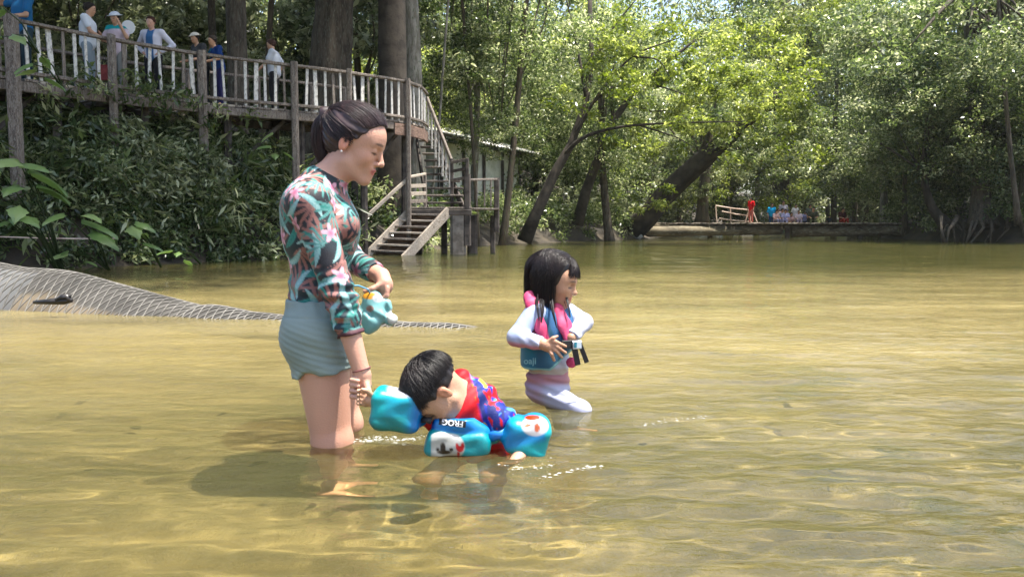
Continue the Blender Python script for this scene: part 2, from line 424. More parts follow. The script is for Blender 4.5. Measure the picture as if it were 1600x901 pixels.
LM_PALE = leafmat('leaf_pale', (.06, .085, .035), (.18, .21, .11), (.50, .53, .34), .45, .32)

def leaves(C, size, seed, flat=.6, aspect=.42, droop=.25, val=None):
    """one folded leaf (2 triangles) per centre point"""
    r = np.random.default_rng(seed); n = len(C)
    sz = size*(.55+.9*r.random(n)) if np.isscalar(size) else size*(.6+.8*r.random(n))
    N = r.normal(size=(n, 3))*(1-flat); N[:, 2] += flat; N /= np.linalg.norm(N, axis=1)[:, None]
    D = r.normal(size=(n, 3)); D[:, 2] -= droop; D -= N*np.sum(D*N, 1)[:, None]; D /= np.linalg.norm(D, axis=1)[:, None]
    S = np.cross(D, N); L = sz[:, None]; W = L*aspect*.5
    v = np.stack([C, C+D*L*.5+S*W-N*W*.25, C+D*L-N*L*.12, C+D*L*.5-S*W-N*W*.25], 1).reshape(-1, 3)
    i = np.arange(n)*4; T = np.concatenate([np.stack([i, i+1, i+2], -1), np.stack([i, i+2, i+3], -1)])
    if val is None: val = r.random(n)
    return v, T, np.repeat(np.clip(val, 0, 1), 4)
def clumps(centers, radii, n_each, seed, squash=.6):
    r = np.random.default_rng(seed); out = []; tone = []
    for c, R, n in zip(centers, radii, n_each):
        d = r.normal(size=(n, 3)); d /= np.linalg.norm(d, axis=1)[:, None]
        q = d*(r.random(n)**(1/2.2))[:, None]*R; q[:, 2] *= squash
        out.append(c+q); tone.append(np.clip(.40+.22*r.normal()+.33*r.normal(size=n), 0, 1))
    return np.concatenate(out), np.concatenate(tone)

BARK = mat('bark_dark', (.035, .026, .018), (.09, .07, .05), 3, stretch=(3, 3, .7), rough=.95, bump=.8, bdist=.05, c3=(.12, .12, .09))
BARK_PALE = mat('bark_pale', (.13, .115, .09), (.28, .26, .22), 3, stretch=(3, 3, .8), rough=.9, bump=.6, bdist=.04, c3=(.08, .10, .045))
BARK_MOSS = mat('bark_mossy', (.05, .038, .024), (.10, .075, .05), 2.5, stretch=(3, 3, .6), rough=.95, bump=.9, bdist=.06, c3=(.07, .085, .03))

def make_crown(name, R, H, nclump, nleaf, lsize, seed, mt, hollow=.45, squash=.55):
    """crown mesh centred on the origin: clumps spread through an uneven ellipsoid"""
    r = np.random.default_rng(seed)
    d = r.normal(size=(nclump, 3)); d /= np.linalg.norm(d, axis=1)[:, None]
    rad = hollow+(1-hollow)*r.random(nclump)**.7
    lump = 1+.25*np.sin(d[:, 0]*4+seed)+.2*np.sin(d[:, 1]*5+seed*2)
    C = d*rad[:, None]*lump[:, None]*np.array([R, R, H])
    cr = R*(.16+.16*r.random(nclump))
    P, t = clumps(C, cr, [max(8, int(nleaf/nclump*(q/(R*.24))**2)) for q in cr], seed+1, squash)
    v, T, val = leaves(P, lsize, seed+2, flat=.5, val=t)
    return mesh(name, v, T, mt, val=val), C
def limbs_vf(base, tips, r0, seed, mb=None):
    base = np.asarray(base, float)
    mb = mb or MB(); r = np.random.default_rng(seed)
    for i, t in enumerate(tips):
        t = np.asarray(t, float); k = 5; s = np.linspace(0, 1, k)[:, None]
        mid = r.normal(size=3)*np.linalg.norm(t-base)*.08
        pts = base*(1-s)+t*s+mid*np.sin(s*math.pi)+np.array([0, 0, .12])*np.sin(s*math.pi)*np.linalg.norm(t-base)*.5
        V, Fc = tube_vf(pts, r0*(1-.85*s[:, 0]), 5, True, .08, seed+i); mb.add(V, Fc)
    return mb
# ------------------------------------------------------------------ boardwalk on stilts
WOOD_DARK = mat('weathered_wood', (.075, .055, .042), (.20, .165, .135), 7, stretch=(6, 6, 1.2), rough=.85, bump=.6, c3=(.33, .31, .27))
WOOD_PALE = mat('flaking_pale_wood', (.16, .14, .12), (.58, .56, .51), 9, .32, .55, stretch=(3, 3, 1.5), rough=.85, bump=.6, c3=(.66, .64, .6))
WOOD_RED = mat('reddish_wood', (.10, .058, .04), (.21, .13, .095), 5, stretch=(1, 1, 5), rough=.85, bump=.5, c3=(.3, .22, .17))
WOOD_MOLD = mat('damp_dark_wood', (.030, .024, .020), (.085, .07, .06), 6, rough=.9, bump=.6)
WOOD_TAN = mat('bleached_wood', (.24, .19, .14), (.42, .36, .29), 8, stretch=(1, 6, 6), rough=.8, bump=.5, c3=(.5, .46, .4))
CONC = mat('stained_concrete', (.10, .085, .07), (.24, .21, .18), 4, rough=.9, bump=.5)
DZ = 3.02
ctl = [(-130, 12.6), (-40, 13.0), (30, 13.45), (103, 14.1), (183, 14.9), (322, 16.2), (463, 17.3), (540, 18.0), (600, 18.7), (640, 19.3), (662, 20.1), (668, 21.0)]
cp = np.array([[at(p, 200, y)[0], y] for p, y in ctl])
sl = np.concatenate([[0], np.cumsum(np.linalg.norm(np.diff(cp, axis=0), axis=1))])
def bw(s, off=0, z=DZ):
    """point on the front edge of the boardwalk at arc length s, pushed back by off"""
    p = np.array([np.interp(s, sl, cp[:, 0]), np.interp(s, sl, cp[:, 1])]); q = np.array([np.interp(s+.3, sl, cp[:, 0]), np.interp(s+.3, sl, cp[:, 1])]); r_ = np.array([np.interp(s-.3, sl, cp[:, 0]), np.interp(s-.3, sl, cp[:, 1])])
    t = (q-r_)/np.linalg.norm(q-r_); n = np.array([-t[1], t[0]])
    p = p+n*off; return np.array([p[0], p[1], z])
walk = thing('boardwalk', bw(0), 'raised weathered wooden boardwalk with pale baluster railing curving along the left bank', 'boardwalk')
Ltot = sl[-1]; W_ = 1.9
s = .02
proto = {}
def inst(name, key, vf_fn, m, parent, loc, R=None, scale=None):
    """shared mesh piece placed by transform; vf_fn builds it round the origin"""
    if key not in proto: v, f = vf_fn(); proto[key] = mesh(name, v, f, m)
    o = bpy.data.objects.new(name, proto[key]); COL.objects.link(o)
    ref = wloc(parent) if parent is not None else np.zeros(3)
    if parent is not None: o.parent = parent
    o.location = Vector(np.asarray(loc, float)-ref)
    if R is not None: o.rotation_euler = R
    if scale is not None: o.scale = scale
    return o
k = 0
while s < Ltot-.15:
    c = bw(s, W_/2, DZ-.025); t = bw(s+.1)-bw(s-.1); a = math.atan2(t[1], t[0])
    inst('deck_board', 'deck%d' % (k % 3), lambda: beam_vf((0, -W_/2, 0), (0, W_/2, 0), .135, .04), WOOD_DARK if k % 3 else WOOD_TAN, walk, c+RG.normal(size=3)*(.0, .02, .003), (0, RG.normal()*.01, a+RG.normal()*.01))
    s += .145; k += 1
# balusters, thicker every few
s = .1; k = 0
for i in range(200):
    if s > Ltot-.1: break
    thick = i % 6 == 3
    kw = ('thick' if thick else 'thin')+str(i % 3)
    wd = (.085 if thick else .046)+.006*(i % 3)
    hh = .86
    mt_ = WOOD_PALE if (i*7) % 5 else WOOD_DARK
    t = bw(s+.1)-bw(s-.1); a = math.atan2(t[1], t[0])
    inst('baluster', kw+mt_.name, lambda: beam_vf((0, 0, 0), (0, 0, hh), wd, .03, (0, 1, 0), jit=.0015), mt_, walk, bw(s, .03, DZ-.0), (RG.normal()*.02, RG.normal()*.025, a))
    s += .205+.02*RG.normal()
def run_rail(name, z, w, h, m, off, parent, s0=0, s1=None, step=1.45):
    s1 = s1 or Ltot; a = s0
    while a < s1-.05:
        b_ = min(a+step, s1); sub = []; mb = MB()
        for j in range(2):
            q0, q1 = a+(b_-a)*j/2, a+(b_-a)*(j+1)/2
            v, f = beam_vf(bw(q0, off, z), bw(q1, off, z), w, h, jit=.003); mb.add(v, f)
        o = obj(name, mb.mesh(name, m), parent); a = b_
run_rail('handrail', DZ+.89, .11, .055, WOOD_DARK, .03, walk)
run_rail('bottom_rail', DZ+.09, .05, .06, WOOD_DARK, -.012, walk)
run_rail('edge_beam', DZ-.13, .07, .16, WOOD_DARK, .04, walk, 0, Ltot-2.2)
run_rail('fascia_panel', DZ-.20, .05, .26, WOOD_RED, .0, walk, Ltot-2.2, Ltot-.1, .9)
run_rail('inner_beam', DZ-.15, .08, .18, WOOD_MOLD, W_-.2, walk, 0, Ltot-.6)
run_rail('back_rail', DZ+.89, .09, .05, WOOD_DARK, W_-.05, walk)
s = .5
while s < Ltot-.3:
    part('back_post', beam_vf(bw(s, W_-.05, DZ), bw(s, W_-.05, DZ+.9), .08, .08, (0, 1, 0)), WOOD_DARK, walk); s += 1.5
def s_at_px(px):
    ss = np.linspace(0, Ltot, 400); P = np.array([bw(q) for q in ss]); pp = 800+P[:, 0]/P[:, 1]*F; return ss[np.argmin(np.abs(pp-px))]
for px, full, wd in ((-60, 1, .15), (30, 1, .17), (183, 1, .13), (322, 1, .14), (463, 1, .13), (546, 0, .10), (636, 1, .11)):
    sp_ = s_at_px(px); p = bw(sp_, -.06); g = float(ground_z(p[0], p[1])) if full else DZ-.2
    part('post', beam_vf((p[0], p[1], min(g, .2)-.5 if full else g), (p[0]+.01, p[1], DZ+.95), wd, wd, (0, 1, 0), jit=.004), WOOD_DARK, walk)
for s in np.arange(.6, Ltot-.5, 1.55):
    for off in (.35, W_-.25):
        p = bw(s, off); part('stilt', tube_vf([(p[0], p[1], float(ground_z(p[0], p[1]))-.4), (p[0]+.03, p[1], DZ-.06)], [.085, .075], 7, wob=.05, seed=int(s*10)), WOOD_MOLD, walk)
    p, q = bw(s, .35, DZ-.12), bw(s, W_-.25, DZ-.12); part('cross_beam', beam_vf(p, q, .09, .12), WOOD_MOLD, walk)
    p, q = bw(s, .35, DZ-1.3), bw(s+1.2, .35, DZ-.2); part('brace', beam_vf(p, q, .05, .08), WOOD_MOLD, walk)

# ------------------------------------------------------------------ stairs to the water
st = thing('wooden_staircase', at(640, 330, 19.4), 'wooden stairs with landing leading down from the boardwalk into the water', 'stairs')
LZ = 1.06
A0, A1 = at(642, 328, 19.35), at(568, 398, 18.75); B0, B1 = at(702, 329, 19.30), at(630, 401, 18.62)
A1[2] -= .08; B1[2] -= .08
part('stringer', beam_vf(A0, A1, .06, .17), WOOD_TAN, st); part('stringer', beam_vf(B0, B1, .07, .22), WOOD_TAN, st)
for i in range(8):
    t = (i+.6)/8; a = A0*(1-t)+A1*t; b_ = B0*(1-t)+B1*t
    part('tread', beam_vf(a+(0, .06, -.02), b_+(0, .06, -.02), .24, .045), WOOD_TAN if i % 2 else WOOD_DARK, st)
    if i < 7: part('riser', beam_vf(a+(.06, .16, -.09), b_+(-.02, .16, -.09), .02, .10), WOOD_RED, st)
P0 = at(637, 279, 19.25)
part('newel_post', beam_vf((P0[0], P0[1], LZ-.15), P0, .10, .10, (0, 1, 0)), WOOD_TAN, st)
part('handrail', beam_vf(P0+(0.03, 0, .02), at(560, 350, 18.7), .07, .085), WOOD_TAN, st)
Q0 = at(664, 274, 19.9)
part('newel_post', beam_vf((Q0[0], Q0[1], LZ-.1), Q0, .07, .07, (0, 1, 0)), WOOD_DARK, st)
part('handrail', beam_vf(P0+(0, 0, .03), Q0+(0, 0, .03), .08, .06), WOOD_TAN, st)
for py in (291, 303, 315):
    part('side_slat', beam_vf(at(637, py, 19.24), at(665, py-1, 19.85), .03, .085), WOOD_TAN if py < 310 else WOOD_DARK, st)
for i in range(7):
    y = 19.35+i*.17; part('landing_board', beam_vf((at(637, 325, 19.3)[0], y, LZ), (at(737, 325, 19.3)[0], y, LZ), .155, .045), WOOD_DARK, st)
part('landing_beam', beam_vf((at(637, 325, 19.3)[0], 19.28, LZ-.10), (at(737, 325, 19.3)[0], 19.28, LZ-.10), .06, .13), WOOD_MOLD, st)
# upper flight, rising away and to the left
n = 11
xa, xb = at(668, 300, 20.2)[0], at(724, 300, 20.2)[0]
for i in range(n):
    t = i/(n-1); y = 20.1+1.5*t; z = LZ+.14+(DZ-.18-LZ)*t; sh = -.42*t*t
    nar = 1-.45*sstep(.2, .6, t)
    part('tread', beam_vf((xa+sh, y, z), (xa+sh+(xb-xa)*nar, y, z), .22, .045), WOOD_DARK if i % 2 else WOOD_MOLD, st)
for side in (0, 1):
    a = np.array([xa if not side else xb, 20.05, LZ+.02]); b_ = np.array([xa-.42 if not side else xa-.42+(xb-xa)*.55, 21.7, DZ-.2])
    part('stringer', beam_vf(a, b_, .05, .2), WOOD_MOLD, st)
tp = np.array([at(667, 190, 21.0)[0], 21.0, DZ+.8])
bt = at(706, 252, 20.3)
part('handrail', beam_vf(tp, bt, .07, .08), WOOD_DARK, st)
for i in range(7):
    t = (i+.4)/7; p = tp*(1-t)+bt*t; part('baluster', beam_vf(p-(0, 0, .95), p, .05, .03, (0, 1, 0)), WOOD_PALE, st)
for px in (706, 730):
    p = at(px, 248, 20.2-.4*(px == 730)); part('newel_post', beam_vf((p[0], p[1], LZ), p, .08, .08, (0, 1, 0)), WOOD_MOLD, st)
for py in (252, 266, 280): part('side_slat', beam_vf(at(704, py+2, 20.18), at(731, py-3, 19.78), .03, .07), WOOD_DARK if py != 266 else WOOD_MOLD, st)
p = at(730, 272, 19.35); part('newel_post', beam_vf((p[0], p[1], .2), p, .16, .16, (0, 1, 0)), WOOD_MOLD, st)
p2 = at(776, 278, 20.0); part('newel_post', beam_vf((p2[0], p2[1], .5), p2, .13, .13, (0, 1, 0)), WOOD_MOLD, st)
part('handrail', beam_vf(at(733, 281, 19.45), at(779, 280, 20), .07, .05), WOOD_DARK, st)
for px in (745, 757, 767): p = at(px, 282, 19.75); part('baluster', beam_vf((p[0], p[1], LZ+.05), p, .035, .03, (0, 1, 0)), WOOD_DARK, st)
for i in range(5): part('landing_board', beam_vf((at(739, 325, 19.5)[0], 19.55+i*.16, LZ-.01), (at(779, 325, 19.9)[0], 19.6+i*.16, LZ-.02), .15, .04), WOOD_DARK, st)
for (px, y, wd, mt_) in ((716, 19.45, .36, CONC), (738, 19.9, .24, WOOD_MOLD), (694, 20.1, .14, WOOD_MOLD), (655, 20.0, .14, WOOD_MOLD), (770, 20.2, .12, WOOD_MOLD)):
    x = at(px, 350, y)[0]; part('pier', beam_vf((x, y, -.9), (x, y, LZ-.16), wd, wd, (0, 1, 0)), mt_, st)

# ------------------------------------------------------------------ hut behind the stairs
WHITE = mat('dirty_white_wall', (.6, .6, .55), (.78, .78, .73), 2, rough=.9, c3=(.5, .52, .45))
TIN = mat('corrugated_tin', (.7, .69, .66), (.82, .80, .77), 3, rough=.5, c3=(.45, .33, .26))
hA, hB = np.array([at(690, 230, 30.5)[0], 30.5]), np.array([at(812, 230, 36.5)[0], 36.5])
hd = (hB-hA)/np.linalg.norm(hB-hA); hn = np.array([-hd[1], hd[0]])
hut = thing('riverside_hut', (*hA, .6), 'low white-walled hut with pale tin roof half hidden behind trees by the stairs', 'hut')
v3 = lambda p, z: np.array([p[0], p[1], z])
for i in range(4):
    a, b_ = hA+(hB-hA)*(i/4+.006), hA+(hB-hA)*((i+1)/4-.006)
    part('wall_panel', beam_vf(v3((a+hn*.1), 2.1), v3((b_+hn*.1), 2.1), .08, 3.1, bev=.01), WHITE, hut)
for i in range(5):
    a = hA+(hB-hA)*i/4; part('post', beam_vf(v3(a, .3), v3(a, 3.75), .12, .12, (0, 1, 0)), WOOD_MOLD, hut)
a = hA+hd*.0; part('side_wall', beam_vf(v3(a+hn*.2, 2.1), v3(a+hn*4, 2.1), .08, 3.1, bev=.01), WHITE, hut)
def roof_sheet(p0, p1, back, z0, z1, n=90):
    V = []
    for i in range(n+1):
        p = p0+(p1-p0)*i/n; dz = .03*math.sin(i*1.9)
        V += [v3(p, z0+dz), v3(p+hn*back, z1+dz), v3(p, z0+dz-.012), v3(p+hn*back, z1+dz-.012)]
    Fc = []
    for i in range(n):
        a = i*4; b_ = a+4; Fc += [(a, b_, b_+1, a+1), (a+2, a+3, b_+3, b_+2), (a, a+2, b_+2, b_)]
    return V, Fc
part('roof', roof_sheet(hA-hn*.7-hd*.6, hB-hn*.7+hd*.5, 3.4, 3.72, 4.75), TIN, hut)
part('awning', roof_sheet(hA-hn*1.2-hd*1.4, hA-hn*1.2+hd*1.0, 1.2, 3.72, 3.98, 30), TIN, hut)

# ------------------------------------------------------------------ log bridge across the river
LOG = mat('river_log', (.07, .055, .035), (.17, .14, .09), 2, stretch=(.6, 3, 3), rough=.9, bump=.6, c3=(.26, .24, .17))
lb = thing('log_bridge', at(1015, 372, 40), 'low footbridge of long mossy logs and planks spanning the river far downstream', 'bridge')
def logvf(a, b, r0, r1, seed): 
    s = np.linspace(0, 1, 12)[:, None]; P = np.array(a)*(1-s)+np.array(b)*s+np.cumsum(np.random.default_rng(seed).normal(size=(12, 3)), 0)*.015; return tube_vf(P, np.linspace(r0, r1, 12), 10, True, .05, seed)
part('log', logvf(at(1008, 362, 39.6), at(1222, 361, 40.2), .26, .20, 1), LOG, lb, True)
part('log', logvf(at(1236, 362, 40.0), at(1452, 362, 38.5), .27, .22, 2), LOG, lb, True)
part('log', logvf(at(1015, 354, 40.2), at(1240, 352, 40.4), .13, .12, 3), LOG, lb, True)
part('log', logvf(at(1190, 353, 40.6), at(1465, 351, 38.6), .14, .11, 4), LOG, lb, True)
for i in range(96):
    t = i/95; x0 = at(1030, 350, 40.1)[0]; x1 = at(1455, 350, 38.8)[0]; x = x0+(x1-x0)*t; y = 40.6-1.6*t
    inst('plank', 'bp%d' % (i % 2), lambda: beam_vf((0, -.55, 0), (0, .55, 0), .125, .045), WOOD_DARK if i % 2 else WOOD_TAN, lb, (x, y, .70+.015*math.sin(i*.9)), (0, RG.normal()*.03, RG.normal()*.03))
for px in (1110, 1225, 1330, 1420):
    p = at(px, 370, 40.2); part('pier', tube_vf([(p[0], 40.3-(px-1110)*.005, -1.3), (p[0], 40.3-(px-1110)*.005, .6)], [.14, .12], 8), WOOD_MOLD, lb)
ROPE = mat('pale_pole', (.45, .33, .26), (.62, .5, .42), 3, rough=.8)
fn = thing('pole_railing', at(1170, 348, 40.6), 'pale pole railing on the log bridge beside the person in red', 'railing')
for (a, b_) in (((1118, 321), (1172, 328)), ((1128, 330), (1172, 337)), ((1124, 341), (1170, 346))):
    part('rail', tube_vf([at(*a, 41.2), at((a[0]+b_[0])/2, (a[1]+b_[1])/2+1, 41), at(*b_, 40.7)], .035, 6), ROPE, fn)
for (a, b_) in (((1172, 322), (1164, 348)), ((1173, 324), (1172, 348)), ((1174, 324), (1183, 347)), ((1118, 320), (1120, 348)), ((1141, 324), (1142, 348))):
    part('pole', tube_vf([at(*a, 40.7 if a[0] > 1160 else 41.1), at(*b_, 40.7 if a[0] > 1160 else 41.1)], .03, 6), ROPE, fn)
ROCK = mat('white_rock', (.22, .21, .19), (.40, .39, .35), 3, rough=.85, bump=.7)
def rock(name, c, r, sq, label, seed, m=ROCK):
    import bmesh
    bm = bmesh.new(); bmesh.ops.create_icosphere(bm, subdivisions=3, radius=1)
    for v in bm.verts:
        p = np.array(v.co); k = 1+.22*float(wave_noise(seed, p[None]*1.0, 2.2, 3)[0]); v.co = Vector(p*k*np.array([r, r*.8, r*sq]))
    me = bpy.data.meshes.new(name); bm.to_mesh(me); bm.free(); me.materials.append(m)
    o = bpy.data.objects.new(name, me); COL.objects.link(o); o.location = c; tag(o, label, 'rock'); return o
rock('rock', at(990, 370, 38.0), .38, .5, 'white rock at the water edge left of the log bridge', 1)
rock('rock', at(972, 352, 39), .3, .7, 'pale round rock in undergrowth just left of the leaning trunk', 4)

# ------------------------------------------------------------------ netted sandbank
nspan = 260; nt_ = 41
spx = np.array([-160, 0, 80, 160, 230, 300, 380, 450, 560, 700, 830]); spY = np.array([8.1, 7.55, 7.3, 7.05, 6.85, 6.65, 6.4, 6.2, 6.0, 5.8, 5.65])
sh_ = np.array([.47, .36, .31, .215, .135, .06, .0, .012, .008, .004, -.03]); swid = np.array([.65, .6, .55, .52, .5, .42, .40, .36, .34, .32, .3])
def bar(s, t, lift=0):
    px = -160+s*990; Y = np.interp(px, spx, spY)+t*np.interp(px, spx, swid); h = np.interp(px, spx, sh_)
    X = (px-800)/F*np.interp(px, spx, spY)+.10*t
    tt = np.where(t < 0, np.abs(t)**1.7, np.abs(t)**2.2)
    n_ = wave_noise(31, np.stack([X, Y], -1), 3.0, 2)
    Z = (h+.12)*(1-tt)-.12+.028*n_*(1-tt)+lift
    return np.stack([X, Y, Z], -1)
S_, T_ = np.meshgrid(np.linspace(0, 1, nspan), np.linspace(-1.15, 1.15, nt_), indexing='ij')
V = bar(S_, T_).reshape(-1, 3); i = np.arange(nspan*nt_).reshape(nspan, nt_)
Fq = np.stack([i[:-1, :-1], i[1:, :-1], i[1:, 1:], i[:-1, 1:]], -1).reshape(-1, 4)
tt = T_.ravel(); pxs = -160+S_.ravel()*990
n_ = wave_noise(33, V, 6, 3)
front = sstep(-.70, -.80, tt+.10*n_+np.interp(pxs, [0, 120, 230, 500], [-.06, -.12, -.05, .1]))
col = lerpc((.045, .042, .037), (.15, .122, .085), front)
col = col*(1+.30*n_[:, None])*(1+.35*wave_noise(34, V, 14, 3)[:, None])
sheet = (pxs < 75) & (tt < -.15); col = np.where(sheet[:, None], np.array([.09, .09, .088])*(1+.3*n_[:, None]), col)
wet = sstep(.03, -.02, V[:, 2]); col = col*(1-.35*wet[:, None])
sb = thing('sandbank', (-4, 7, 0), 'low sandbank wrapped in grey netting sliding into the water at left', 'sandbank')
obj('mound', mesh('mound', V, Fq, matc('sandbank_cloth', .85, bump=.6, bumpscale=30), True, col), sb)
paths = []
for fam in (0, 1):
    for k in range(-38, 110):
        s0 = k/90
        t = np.linspace(-.84, 1.05, 24); s = s0+(t+.62)*(.035 if fam == 0 else -.022)
        ok = (s > 0) & (s < 1)
        if ok.sum() < 24: continue
        paths.append(bar(s, t, .006))
v, f = strips(np.array(paths), .005, .005, 4)
NET = mat('netting', (.08, .075, .065), (.17, .16, .14), 5, rough=.8)
o = obj('netting', mesh('netting', v, f, NET), sb); o['kind'] = 'stuff'
dr = thing('driftwood', at(95, 470, 6.55), 'dark wet forked driftwood stuck against the netted sandbank', 'driftwood')
WET = mat('wet_wood', (.010, .009, .008), (.03, .026, .024), 8, rough=.35)
for pts, r_ in (([(52, 472), (75, 471), (100, 470), (113, 468)], [.012, .022, .03, .02]), ([(88, 470), (97, 463), (111, 462)], [.02, .022, .012]), ([(95, 466), (104, 463), (110, 472)], [.02, .03, .02])):
    part('branch', tube_vf([at(a, b_, 6.38+.01*i) for i, (a, b_) in enumerate(pts)], r_, 7, wob=.1, seed=3), WET, dr, True)
# thin line strung along the bank
tag(obj('rope_line', mesh('rope_line', *tube_vf([at(px, 370+3*math.sin(px/90), 12.4+.004*px) for px in range(-40, 186, 25)], .010, 5), ROPE)), 'thin pale rope strung low along the left bank above the water', 'rope')
# ------------------------------------------------------------------ trees
DARKB = mat('bark_black', (.018, .014, .010), (.05, .04, .03), 3, rough=.95, bump=.6, bdist=.03)
CR = {}
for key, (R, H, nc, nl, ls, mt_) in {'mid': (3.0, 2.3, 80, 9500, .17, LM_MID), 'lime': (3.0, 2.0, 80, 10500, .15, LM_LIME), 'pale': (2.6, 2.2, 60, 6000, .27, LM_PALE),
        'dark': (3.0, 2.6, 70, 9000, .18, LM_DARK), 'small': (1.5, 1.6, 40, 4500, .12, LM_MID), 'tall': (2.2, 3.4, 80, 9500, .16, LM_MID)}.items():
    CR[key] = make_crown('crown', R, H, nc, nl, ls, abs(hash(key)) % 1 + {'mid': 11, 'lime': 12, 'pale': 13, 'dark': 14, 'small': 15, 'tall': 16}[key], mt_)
def put_crown(parent, key, c, sc=1, rot=0, zs=1):
    o = bpy.data.objects.new('crown', CR[key][0]); COL.objects.link(o); o.parent = parent
    o.location = Vector(np.asarray(c, float)-wloc(parent)); o.scale = (sc, sc, sc*zs); o.rotation_euler = (RND.uniform(-.2, .2), RND.uniform(-.2, .2), rot)
    return o
def tree(label, path, rad, bark, crowns, name='tree', group=None, ntips=6, nside=10, limbs=True, seed=0, cat='tree'):
    """path: world points of the trunk; crowns: (key, centre, scale)"""
    path = [np.asarray(p, float) for p in path]; base = path[0]
    t = thing(name, base, label, cat, group)
    # resample the trunk smoothly
    P = np.array(path); s = np.linspace(0, 1, len(P)); q = np.linspace(0, 1, max(8, len(P)*4)); S = np.stack([np.interp(q, s, P[:, i]) for i in range(3)], -1)
    for _ in range(2): S[1:-1] = (S[:-2]+S[1:-1]*2+S[2:])/4
    rr = np.interp(q, s, rad); rr = rr*(1+.5*np.exp(-q*14))
    part('trunk', tube_vf(S, rr, nside, True, .07, seed+1), bark, t, True)
    mb = MB(); r = np.random.default_rng(seed)
    for ci, (key, c, sc) in enumerate(crowns):
        put_crown(t, key, c, sc, seed*1.7+ci*2.1, .9+.2*r.random())
        if limbs:
            st_ = S[int(len(S)*((.5 if path[-1][2] < 10 else .86)+.12*r.random()))] if len(crowns) > 1 else S[-1]
            C = CR[key][1]*sc*.75; idx = r.choice(len(C), ntips, replace=False)
            limbs_vf(st_, [np.asarray(c)+C[i] for i in idx], rad[-1]*.55+.02, seed+ci*7, mb)
    if mb.n: obj('limbs', mb.mesh('limbs', bark, True), t)
    return t
G = lambda x, y: float(ground_z(x, y))
def pt(px, py, Y): return at(px, py, Y)
def trunk_to(px0, Y, px1, top, lean=0):
    a = at(px0, 300, Y); b_ = at(px1, 0, Y+lean); k = (top-b_[2])/(b_[2]-a[2]); a2 = np.array([a[0], Y, G(a[0], Y)-.3]); c = b_+(b_-a)*k
    return [a2, (a2+b_)/2+(0.05, 0, 0), b_, c]
# trunks whose crowns are placed out of view above to shade the left bank
tree('large buttressed dark trunk behind the boardwalk, left of the other big trunk', trunk_to(500, 22.5, 524, 15), [.75, .56, .46, .25], BARK, [('dark', (-7, 19.5, 13.5), 1.7), ('mid', (-1.0, 13.5, 13.0), 1.4)], seed=1, nside=14)
tree('straight very dark trunk behind the end of the boardwalk, mossy on its right side', trunk_to(608, 22.0, 609, 15), [.38, .34, .31, .2], DARKB, [('dark', (-2.5, 23, 14.5), 1.3)], seed=2, nside=12)
tree('pale lichen-covered trunk just right of the mossy dark trunk', trunk_to(650, 24.5, 640, 14), [.36, .30, .26, .15], BARK_PALE, [('mid', (-4.5, 24, 15), 1.3)], seed=3)
tree('slim dark trunk standing behind the man in grey shirt on the boardwalk', trunk_to(372, 20.5, 367, 14), [.27, .24, .22, .15], BARK, [('dark', (-6.5, 15.0, 13), 1.7), ('dark', (-9.5, 17, 14), 1.2)], seed=4)
tree('thin dark trunk left of the slim trunk behind the boardwalk', trunk_to(336, 24, 330, 13), [.14, .11, .10, .07], BARK, [('mid', (-12, 26, 13.5), 1.1)], seed=5)
tree('thin leaning sapling between the slim trunk and the buttressed trunk', trunk_to(402, 24, 424, 12), [.10, .09, .08, .05], BARK_MOSS, [('mid', (-8.5, 28, 13.5), .9)], seed=6)
tree('thin pale stem right of the lichen-covered trunk', trunk_to(668, 25, 700, 11), [.045, .04, .035, .02], BARK_PALE, [('mid', (-5, 27, 12.5), .9)], seed=7)
tree('dark mossy trunk rising behind the hut roof', trunk_to(784, 27, 822, 14), [.11, .10, .085, .06], BARK_MOSS, [('mid', (-1.5, 25, 13.5), 1.0), ('mid', pt(815, 70, 27.5), .75), ('small', pt(770, 205, 26.5), .55)], seed=8)
tree('slender dark trunk in front of the hut wall', trunk_to(748, 26, 722, 12), [.055, .05, .045, .03], BARK_MOSS, [('mid', (-3.8, 25, 12.5), .8), ('small', pt(722, 100, 26.3), 1.0), ('small', pt(700, 30, 26.3), 1.1)], seed=9)
tree('tall trunk on the far left bank with its crown spread over the boardwalk', [(-14, 17, 2.6), (-13, 16, 8), (-11, 14.5, 13)], [.45, .38, .25], BARK, [('dark', (-9.5, 12.8, 12.8), 1.9), ('dark', (-5.6, 11.2, 12.5), 1.5)], seed=10)

# the two slim trees leaning over the river in the middle
def branchset(t, sets, bark, seed):
    for i, (pts, r0) in enumerate(sets):
        P = np.array([pt(*p) for p in pts]); s = np.linspace(0, 1, len(P)); q = np.linspace(0, 1, 14); S = np.stack([np.interp(q, s, P[:, j]) for j in range(3)], -1)
        for _ in range(2): S[1:-1] = (S[:-2]+S[1:-1]*2+S[2:])/4
        part('branch', tube_vf(S, r0*(1-.8*q), 6, True, .06, seed+i), bark, t, True)
def leafy(t, spots, key_mat, ls, seed, name='crown', flat=.55):
    c = np.array([pt(a, b_, Y) for a, b_, Y, R, n in spots]); P, tn = clumps(c, [s[3] for s in spots], [s[4] for s in spots], seed, .55)
    v, T, val = leaves(P, ls, seed+1, flat=flat, val=tn); return obj(name, mesh(name, v, T, key_mat, val=val), t)
t = thing('leaning_tree', pt(822, 375, 29), 'slender dark tree leaning right from the middle bank with long branches over the river', 'tree')
P = [pt(820, 378, 29), pt(838, 335, 29), pt(866, 272, 29.2), pt(893, 225, 29.4), pt(915, 165, 29.6), pt(924, 100, 29.8), pt(921, -40, 30)]
S = np.array(P); part('trunk', tube_vf(S, [.26, .20, .17, .14, .12, .10, .06], 9, True, .07, 4), DARKB, t, True)
